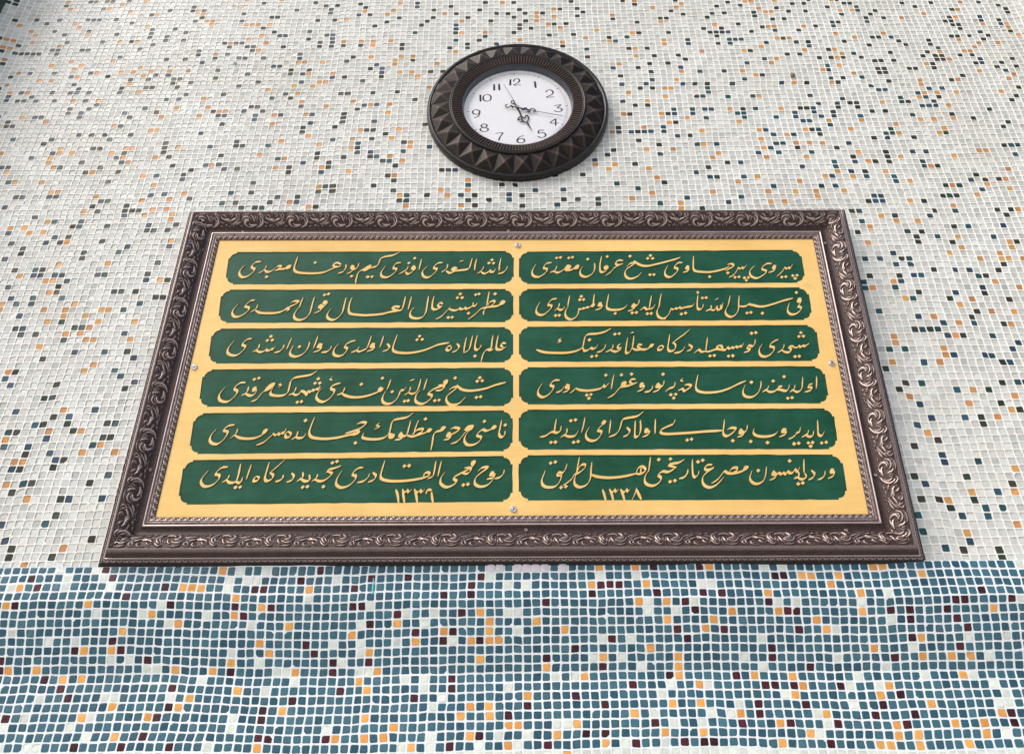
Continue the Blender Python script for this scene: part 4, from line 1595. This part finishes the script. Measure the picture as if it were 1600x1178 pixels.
prof += [(47.0, 11.8, 0, 'i'), (47.5, 14.0, .4, 'i'), (48.4, 15.2, 1.0, 'i'), (49.4, 15.2, 1.0, 'i'), (50.2, 14.2, .5, 'i'), (50.5, 12.9, 0, 'i')]
for t in np.linspace(0, 1, 6): prof.append((50.8 + 4.4 * t, 13.4 + 1.5 * math.sin(math.pi * t), .45, 't'))
prof += [(55.4, 12.6, 0, 'i')]
for t in np.linspace(0, 1, 9): prof.append((55.7 + 4.6 * t, 14.0 - 1.6 * t, .3, 'c'))
prof += [(60.5, 11.8, .1, 'i'), (61.0, 11.2, 0, 'i'), (61.0, 9.8, 0, 'i')]
pu = np.array([p[0] for p in prof]); pu = np.where(pu < 17.6, pu - 2.2 * (1 - pu / 17.6), pu); ph = np.array([p[1] for p in prof]); pr = np.array([p[2] for p in prof]); pz = np.array([p[3] for p in prof])
zb = np.zeros(len(prof)); oi = pz == 'o'; seg = np.hypot(np.diff(pu[oi]), np.diff(ph[oi])); zb[oi] = np.concatenate([[0], np.cumsum(seg)])
zb[oi] *= OW / zb[oi].max()
Qc = [np.array(c) * 1000 for c in CORNERS]     # TL TR BR BL, mm
dirs = [(Qc[(k + 1) % 4] - Qc[k]) / np.linalg.norm(Qc[(k + 1) % 4] - Qc[k]) for k in range(4)]   # clockwise
outn = [np.array([-d[1], d[0]]) for d in dirs]
mit = []
for k in range(4):
    n1, n2 = outn[(k - 1) % 4], outn[k]
    mit.append((n1 + n2) / (1 + n1 @ n2))
gn = np.random.default_rng(3)
NG = 512
grain = gn.random((NG, 64))
rail_names = ["upper", "right", "lower", "left"]
for k in range(4):
    a0, a1 = Qc[k], Qc[(k + 1) % 4]
    L = np.linalg.norm(a1 - a0) + 122
    N = int(L / 1.0)
    s = np.linspace(0, 1, N + 1)[:, None]
    w = (61.0 - pu)[None, :]
    P0 = a0[None, :] + w.T * mit[k][None, :]; P1 = a1[None, :] + w.T * mit[(k + 1) % 4][None, :]
    P = P0[None] + (P1 - P0)[None] * s[..., None]          # (N+1, np, 2)
    a = (P - (a0 + a1) / 2) @ dirs[k] + (18 if k % 2 == 0 else 6)
    H = np.broadcast_to(ph[None], a.shape).copy(); RB = np.broadcast_to(pr[None], a.shape).copy()
    edge = np.minimum(s, 1 - s) * (L)                       # fade relief at the mitres a little
    # scroll relief
    o_ = np.nonzero(oi)[0]
    sh = scroll_h(a[:, o_], np.broadcast_to(zb[None, o_], (N + 1, len(o_))))
    edge_fade = np.clip(np.minimum(zb[o_] / 1.5, (OW - zb[o_]) / 1.0), 0, 1)[None]  # fades relief and rub out towards both edges of the band
    H[:, o_] += 2.8 * sh * edge_fade
    g2 = grain[(np.abs(a[:, o_]) * 0.9).astype(int) % NG, (zb[o_] * 1.3).astype(int)[None] % 64]
    H[:, o_] += 0.35 * (g2 - 0.5) * (sh < 0.05) * edge_fade
    RB[:, o_] = np.clip((sh - 0.5) * 2.2, 0, 1) * edge_fade * 0.95
    # scalloped outer bead
    r_ = np.nonzero(pz == 'r')[0]
    aa = a[:, r_]; uu = np.linspace(0, 5.8, len(r_))[None]
    sc = np.abs(((aa + 4.25) % 8.5) - 4.25) / 4.25
    rad = np.hypot(sc * 1.05, (uu - 4.6) / 4.6)
    scal = np.exp(-((rad - 0.75) / 0.14) ** 2) - 0.6 * np.exp(-((rad - 1.05) / 0.12) ** 2)
    fine = 0.5 + 0.5 * np.sin(aa * 3.3 + uu * 1.4)
    H[:, r_] += 0.75 * scal + 0.25 * fine
    RB[:, r_] = np.clip(0.08 + 0.55 * scal + 0.2 * fine, 0, 1)
    # textured bead
    t_ = np.nonzero(pz == 't')[0]
    g3 = grain[(np.abs(a[:, t_]) * 1.0).astype(int) % NG, (pu[t_] * 2).astype(int)[None] % 64]
    H[:, t_] += 0.7 * (g3 - 0.5) * np.array([0, .6, 1, 1, .6, 0])[None]
    RB[:, t_] = 0.05 + 0.6 * g3 * np.array([.2, .8, 1, 1, .8, .3])[None]
    # carved sight strip
    c_ = np.nonzero(pz == 'c')[0]
    aa = a[:, c_]; uu = (pu[c_][None] - 55.7) / 4.6
    leaf = np.sin(aa * 2 * np.pi / 9.0 + 3.0 * uu) * 0.6 + np.sin(aa * 2 * np.pi / 3.7 - 5.0 * uu + np.sin(aa * .35)) * 0.6
    H[:, c_] += 0.75 * leaf * np.sin(np.pi * uu) + 0.3 * (uu < 0.2)
    RB[:, c_] = np.clip(0.12 + 0.6 * leaf + 0.55 * (uu < 0.15), 0, 1)
    V = on_board(P[..., 0] / 1000, P[..., 1] / 1000, (H - 11.0) / 1000.0)
    M_ = len(prof)
    def part(name, j0, j1, parent, mat):
        sub = V[:, j0:j1 + 1].reshape(-1, 3); m_ = j1 - j0 + 1
        i, j = np.meshgrid(np.arange(N), np.arange(m_ - 1), indexing='ij')
        b = (i * m_ + j).ravel()
        F = np.stack([b, b + m_, b + m_ + 1, b + 1], 1)[:, ::-1]
        return fobj(name, sub, F[:, ::-1][:, ::-1], mat, parent, rub=RB[:, j0:j1 + 1].ravel(), smooth=True)
    jr0 = int(r_[0]); jo0, jo1 = int(o_[0]), int(o_[-1]); jc0 = int(np.nonzero(pz == 'i')[0][0])
    rail = part("rail", jr0 - 1, jo0, framed, M_FRAME)
    rail["label"] = "%s rail of the ornate frame" % rail_names[k]
    part("scroll_band", jo0, jo1, rail, M_FRAME)
    part("plain_cove", jo1, jc0, rail, M_FRAME)
    part("sight_edge", jc0, M_ - 1, rail, M_FRAME)
    part("side_and_shadow_strip", 0, jr0 - 1, rail, M_FRAME_SIDE)
# backing sheet so that the frame is solid behind
bk = [Qc[k] + mit[k] * 60.0 for k in range(4)]
B0 = on_board([b[0] / 1000 for b in bk], [b[1] / 1000 for b in bk], -0.0109)
fobj("backing", B0, np.array([[0, 1, 2, 3]]), M_FRAME_SIDE)


def disc_mesh(prof_rh, seg, place, cap=True):
    """lathe: list of (r, h)"""
    t = np.linspace(0, 2 * np.pi, seg, endpoint=False)
    V, F4, F3 = [], [], []
    for r, h in prof_rh:
        V.append(place(r * np.cos(t), r * np.sin(t), np.full(seg, h)))
    V = np.concatenate(V)
    for i in range(len(prof_rh) - 1):
        for j in range(seg):
            j2 = (j + 1) % seg
            F4.append((i * seg + j, i * seg + j2, (i + 1) * seg + j2, (i + 1) * seg + j))
    fs = [np.array(F4)]
    if cap:
        fs.append(np.array([[(len(prof_rh) - 1) * seg + j for j in range(seg)]]))
    return V, fs


for (sx, ss), lab in (((-0.0024, 0.4335), "cup screw at the top centre of the board"), ((-0.0114, 0.0085), "cup screw at the bottom centre of the board"),
                      ((-0.4716, 0.2242), "cup screw at the left edge of the board"), ((0.4446, 0.2196), "cup screw at the right edge of the board")):
    pl = lambda X, Yy, H, sx=sx, ss=ss: on_board(X + sx, Yy + ss, H)
    V, F = disc_mesh([(0.0043, -0.0002), (0.0043, 0.0012), (0.0036, 0.0021), (0.0029, 0.0021), (0.0024, 0.0014), (0.0022, 0.0019), (0.0012, 0.0024)], 24, pl)
    o = fobj("screw", V, F, M_SCREW, smooth=True)
    o["label"] = lab
    a = rng.uniform(0, 1.5)
    V, F = [], []
    for q in (a, a + math.pi / 2):
        d = np.array([math.cos(q), math.sin(q)]) * 0.0015; nn = np.array([-d[1], d[0]]) * 0.25
        k0 = len(V)
        V += [pl(*(d + nn), 0.00245 + 0.00002 * (q > a)), pl(*(-d + nn), 0.00245 + 0.00002 * (q > a)), pl(*(-d - nn), 0.00245 + 0.00002 * (q > a)), pl(*(d - nn), 0.00245 + 0.00002 * (q > a))]
        F.append([k0, k0 + 1, k0 + 2, k0 + 3])
    fobj("screw_slot", np.array(V), np.array(F), M_SCREW_SLOT, o)
for (sx, ss) in ((0.005, -0.0188), (0.4166, -0.0225), (-0.4985, 0.4323), (-0.4395, 0.4670), (0.4755, 0.4312), (0.4705, 0.0515), (-0.5026, 0.0679), (-0.0173, 0.4625)):
    pl = lambda X, Yy, H, sx=sx, ss=ss: on_board(X + sx, Yy + ss, H)
    V, F = disc_mesh([(0.0022, -0.0005), (0.0023, 0.0004), (0.0018, 0.0010), (0.0014, 0.0008), (0.0012, 0.0)], 16, pl)
    o = fobj("frame_screw", V, F, M_RING, smooth=True)

# ------------------------------------------------------------------ the clock
CT = R(2.0)
CX, CZ = -0.0006, 1.0843
clock = empty("wall_clock", (CX, -0.0057, Z0 + CZ))
tag(clock, "round dark bronze wall clock with a white dial inside a ring of pyramids", "clock")
clock.rotation_euler = (CT, 0, 0)


def on_clock(X, Zz, H):
    X, Zz, H = np.broadcast_arrays(np.asarray(X, float), np.asarray(Zz, float), np.asarray(H, float))
    return np.stack([X, -H, Zz], -1)


ROT = R(3.5)
def cobj(name, V, F, mat, rub=None, smooth=True, parent=clock):
    return obj(name, np_mesh(name, V, F, rub=rub, smooth=smooth), mat, parent)


V, F = disc_mesh([(0.1625, -0.001), (0.1630, 0.004), (0.1626, 0.009), (0.1612, 0.0125), (0.1600, 0.0132), (0.1592, 0.0122), (0.1584, 0.0134), (0.1568, 0.0134), (0.1560, 0.0112), (0.1553, 0.0112)], 144, on_clock, cap=False)
cobj("outer_rim", V, F, M_CLOCK)
# ring of pyramids
NP_ = 28
r_o, r_i, h_o, h_i = 0.1554, 0.1205, 0.0112, 0.0215
V, F, RB = [], [], []
for k in range(NP_):
    t0 = (k - 0.5) * 2 * math.pi / NP_ + ROT; t1 = (k + 0.5) * 2 * math.pi / NP_ + ROT; tm = (t0 + t1) / 2
    g = 0.0006
    cs = [(r_o, t0, h_o), (r_o, t1, h_o), (r_i, t1, h_i), (r_i, t0, h_i)]
    ap = ((r_o * 0.52 + r_i * 0.48), tm, (h_o + h_i) / 2 + 0.0068)
    apx = np.array([ap[0] * math.cos(ap[1]), ap[0] * math.sin(ap[1]), ap[2]])
    pts = [np.array([r * math.cos(t), r * math.sin(t), h]) for r, t, h in cs]
    M4 = 8
    for s_ in range(4):
        A_, B_ = pts[s_], pts[(s_ + 1) % 4]
        k0 = len(V)
        # subdivided triangle so that worn ridges can be coloured
        idx = {}
        for i in range(M4 + 1):
            for j in range(M4 + 1 - i):
                l1, l2 = i / M4, j / M4; l0 = 1 - l1 - l2
                p = A_ * l0 + B_ * l1 + apx * l2
                idx[(i, j)] = len(V)
                ridge = min(l0, l1)
                V.append(p); RB.append(max(0, 1 - ridge * 8.0) * (0.45 + 0.5 * l2) + (0.5 if l2 > 0.85 and rng.random() < 0.5 else 0))
        for i in range(M4):
            for j in range(M4 - i):
                F.append((idx[(i, j)], idx[(i + 1, j)], idx[(i, j + 1)]))
                if i + j < M4 - 1:
                    F.append((idx[(i + 1, j)], idx[(i + 1, j + 1)], idx[(i, j + 1)]))
V = np.array(V)
o = cobj("pyramid_ring", on_clock(V[:, 0], V[:, 1], V[:, 2]), np.array(F), M_CLOCK_RUB, rub=np.array(RB), smooth=False)
V, F = disc_mesh([(0.1212, 0.0205), (0.1210, 0.0240), (0.1200, 0.0252), (0.1189, 0.0248), (0.1184, 0.0234), (0.1178, 0.0246), (0.1168, 0.0250), (0.1160, 0.0240)], 144, on_clock, cap=False)
cobj("inner_ring", V, F, M_CLOCK)
# fluted ring
NF = 132
V, F, RB = [], [], []
rr_ = [0.1164, 0.1150, 0.1000, 0.0982]
hh_ = [0.0236, 0.0240, 0.0218, 0.0205]
for i in range(NF * 4):
    t = i * 2 * math.pi / (NF * 4)
    up_ = (i % 4) in (1, 2)
    for q in range(4):
        V.append((rr_[q] * math.cos(t), rr_[q] * math.sin(t), hh_[q] + (0.0009 if up_ and q in (1, 2) else -0.0007 if q in (1, 2) else 0)))
        RB.append(0.7 if up_ else 0.0)
n4 = NF * 4
for i in range(n4):
    i2 = (i + 1) % n4
    for q in range(3):
        F.append((i * 4 + q, i2 * 4 + q, i2 * 4 + q + 1, i * 4 + q + 1))
V = np.array(V)
cobj("fluted_ring", on_clock(V[:, 0], V[:, 1], V[:, 2]), np.array(F), M_CLOCK_RUB, rub=np.array(RB), smooth=False)
V, F = disc_mesh([(0.0983, 0.0206), (0.0976, 0.0196), (0.0962, 0.0060)], 96, on_clock, cap=False)
cobj("inner_wall", V, F, M_CLOCK_IN)
V, F = disc_mesh([(0.0965, 0.0070), (0.05, 0.0070)], 96, on_clock)
dial = cobj("dial", V, F, M_DIAL, smooth=False)
HD = 0.0071


def ink_on_dial(polys, h0, h1, name, mat, parent):
    v2, f2, bd = union_mesh(polys, 0, 1)
    V, F, W = prism(v2 / 1000.0, f2, bd, h0, h1, on_clock)
    return cobj(name, V, [F, W], mat, smooth=False, parent=parent)


polys = []
for ln in DIAL_INK.strip().split('\n'):
    tk = ln.split(); sc, wide = 1.0, False
    if tk[0][0] == 'n': sc = 1.35; tk = tk[1:]
    P = np.array([tuple(map(float, a.split(','))) for a in tk]) / 10.0
    P[:, 1] *= 0.955
    polys += stroke_hulls(P, 1.45 * sc, (0.66 if sc < 1.2 else 0.45), R(12), 1.2, taper=0.9)
ink_on_dial(polys, HD - 0.0002, HD + 0.00005, "numerals", M_DIAL_INK, dial)
# minute track
V, F = [], []
def ring_band(r0, r1, h):
    k0 = len(V); sg = 120
    for i in range(sg):
        t = i * 2 * math.pi / sg
        V.append((r0 * math.cos(t), r0 * math.sin(t), h)); V.append((r1 * math.cos(t), r1 * math.sin(t), h))
    for i in range(sg):
        a, b = k0 + 2 * i, k0 + 2 * ((i + 1) % sg)
        F.append((a, a + 1, b + 1, b))
OFF = -0.0
ring_band(0.0898, 0.0901, HD + 0.00003); ring_band(0.0872, 0.08745, HD + 0.00003)
for i in range(60):
    t = i * math.pi / 30 + ROT + math.pi / 2
    c_, s_ = math.cos(t), math.sin(t)
    w_ = 0.00055 if i % 5 == 0 else 0.00014
    ra, rb = (0.0862, 0.0905) if i % 5 == 0 else (0.0874, 0.0898)
    k0 = len(V)
    for r, q in ((ra, -1), (rb, -1), (rb, 1), (ra, 1)):
        V.append((r * c_ - q * w_ * s_, r * s_ + q * w_ * c_, HD + 0.00006))
    F.append((k0, k0 + 1, k0 + 2, k0 + 3))
V = np.array(V)
cobj("minute_track", on_clock(V[:, 0], V[:, 1], V[:, 2]), np.array(F), M_DIAL_INK, smooth=False, parent=dial)
hands = {'H': [], 'M': [], 'S': []}
for ln in HANDS.strip().split('\n'):
    tk = ln.split(); kind = tk[0]
    P = np.array([tuple(map(float, a.split(','))) for a in tk[1:]]) / 10.0
    P[:, 1] *= 0.955
    if kind == 'S' and P[0][0] > 0:       # fine tip of the minute hand
        hands['M'] += stroke_hulls(P, 0.5, 0.5, 0, 3, taper=0.7)
    elif kind == 'S':
        hands['S'] += stroke_hulls(P, 0.34, 0.34, 0, 3, taper=0.8)
    elif kind == 'h':
        q = P[1] - P[0]; nn = np.array([-q[1], q[0]]) / np.linalg.norm(q)
        hands['H'].append([tuple(P[0] + nn * 1.4 + q * .12), tuple(P[0] - q * .05), tuple(P[0] - nn * 1.4 + q * .12), tuple(P[1] - nn * .3), tuple(P[1] + nn * .3)])
    else:
        hands[kind] += stroke_hulls(P, 0.95 if kind == 'M' else 1.1, 0.8 if kind == 'M' else 0.95, R(20), 1.0, taper=0.9)
for kd, a_, b_ in (('H', (0, 0), (7.4, -22.0)), ('M', (-3, .5), (30, -9.5))):
    hands[kd] += stroke_hulls(np.array([a_, b_], float), 1.35 if kd == 'H' else 0.8, 1.35 if kd == 'H' else 0.8, 0, 2, taper=0.9)
t8 = np.linspace(0, 2 * np.pi, 16, endpoint=False)
hands['H'].append([(3.0 * math.cos(a), 3.0 * math.sin(a)) for a in t8])
hands['M'].append([(2.6 * math.cos(a), 2.6 * math.sin(a)) for a in t8])
hands['S'].append([(1.6 * math.cos(a), 1.6 * math.sin(a)) for a in t8])
for nm, k, h in (("hour_hand", 'H', 0.0095), ("minute_hand", 'M', 0.0110), ("second_hand", 'S', 0.0124)):
    ink_on_dial(hands[k], h, h + 0.0005, nm, M_HAND, clock)
V, F = disc_mesh([(0.0022, 0.0070), (0.0022, 0.0132), (0.0016, 0.0140), (0.0008, 0.0143)], 24, on_clock)
cobj("hand_cap", V, F, M_BRASS)
V, F = disc_mesh([(0.0975, 0.0186)], 96, on_clock)
g_ = cobj("glass", V, [F[1]], M_GLASS, smooth=False)

# ------------------------------------------------------------------ old marks on the wall
def lump(name, x, z, rx, rz, d, mat, label, parent=None):
    V, F = [], []
    n1, n2 = 6, 14
    for i in range(n1):
        a = i / (n1 - 1) * math.pi / 2
        for j in range(n2):
            t = j * 2 * math.pi / n2
            w = 1 + 0.16 * math.sin(3 * t + x * 90) + 0.1 * math.sin(5 * t)
            V.append((x + rx * math.cos(a) * math.cos(t) * w, -0.0002 - d * math.sin(a), Z0 + z + rz * math.cos(a) * math.sin(t) * w))
    for i in range(n1 - 1):
        for j in range(n2):
            j2 = (j + 1) % n2
            F.append((i * n2 + j, i * n2 + j2, (i + 1) * n2 + j2, (i + 1) * n2 + j))
    o = obj(name, np_mesh(name, V, [np.array(F)], smooth=True), mat, parent)
    if label: o["label"] = label
    return o


o = lump("mud_nest", 0.5106, 1.1767, 0.0050, 0.0062, 0.0035, plain("dried_mud", srgb(140, 130, 118), 0.9, nscale=300, var=0.4, bumpd=0.001), None)
tag(o, "small grey brown lump of dried mud stuck on the white mosaic right of the clock", "lump")
o = lump("wall_stain", -0.5392, 1.2315, 0.0042, 0.0048, 0.0011, plain("grey_smudge", srgb(150, 148, 144), 0.9, nscale=300, var=0.3), None)
tag(o, "faint grey smudge of mortar on the white mosaic left of the clock", "smudge")
print("objects", len(bpy.data.objects), "tris", sum(len(o.data.loops) - 2 * len(o.data.polygons) for o in bpy.data.objects if o.type == 'MESH'))
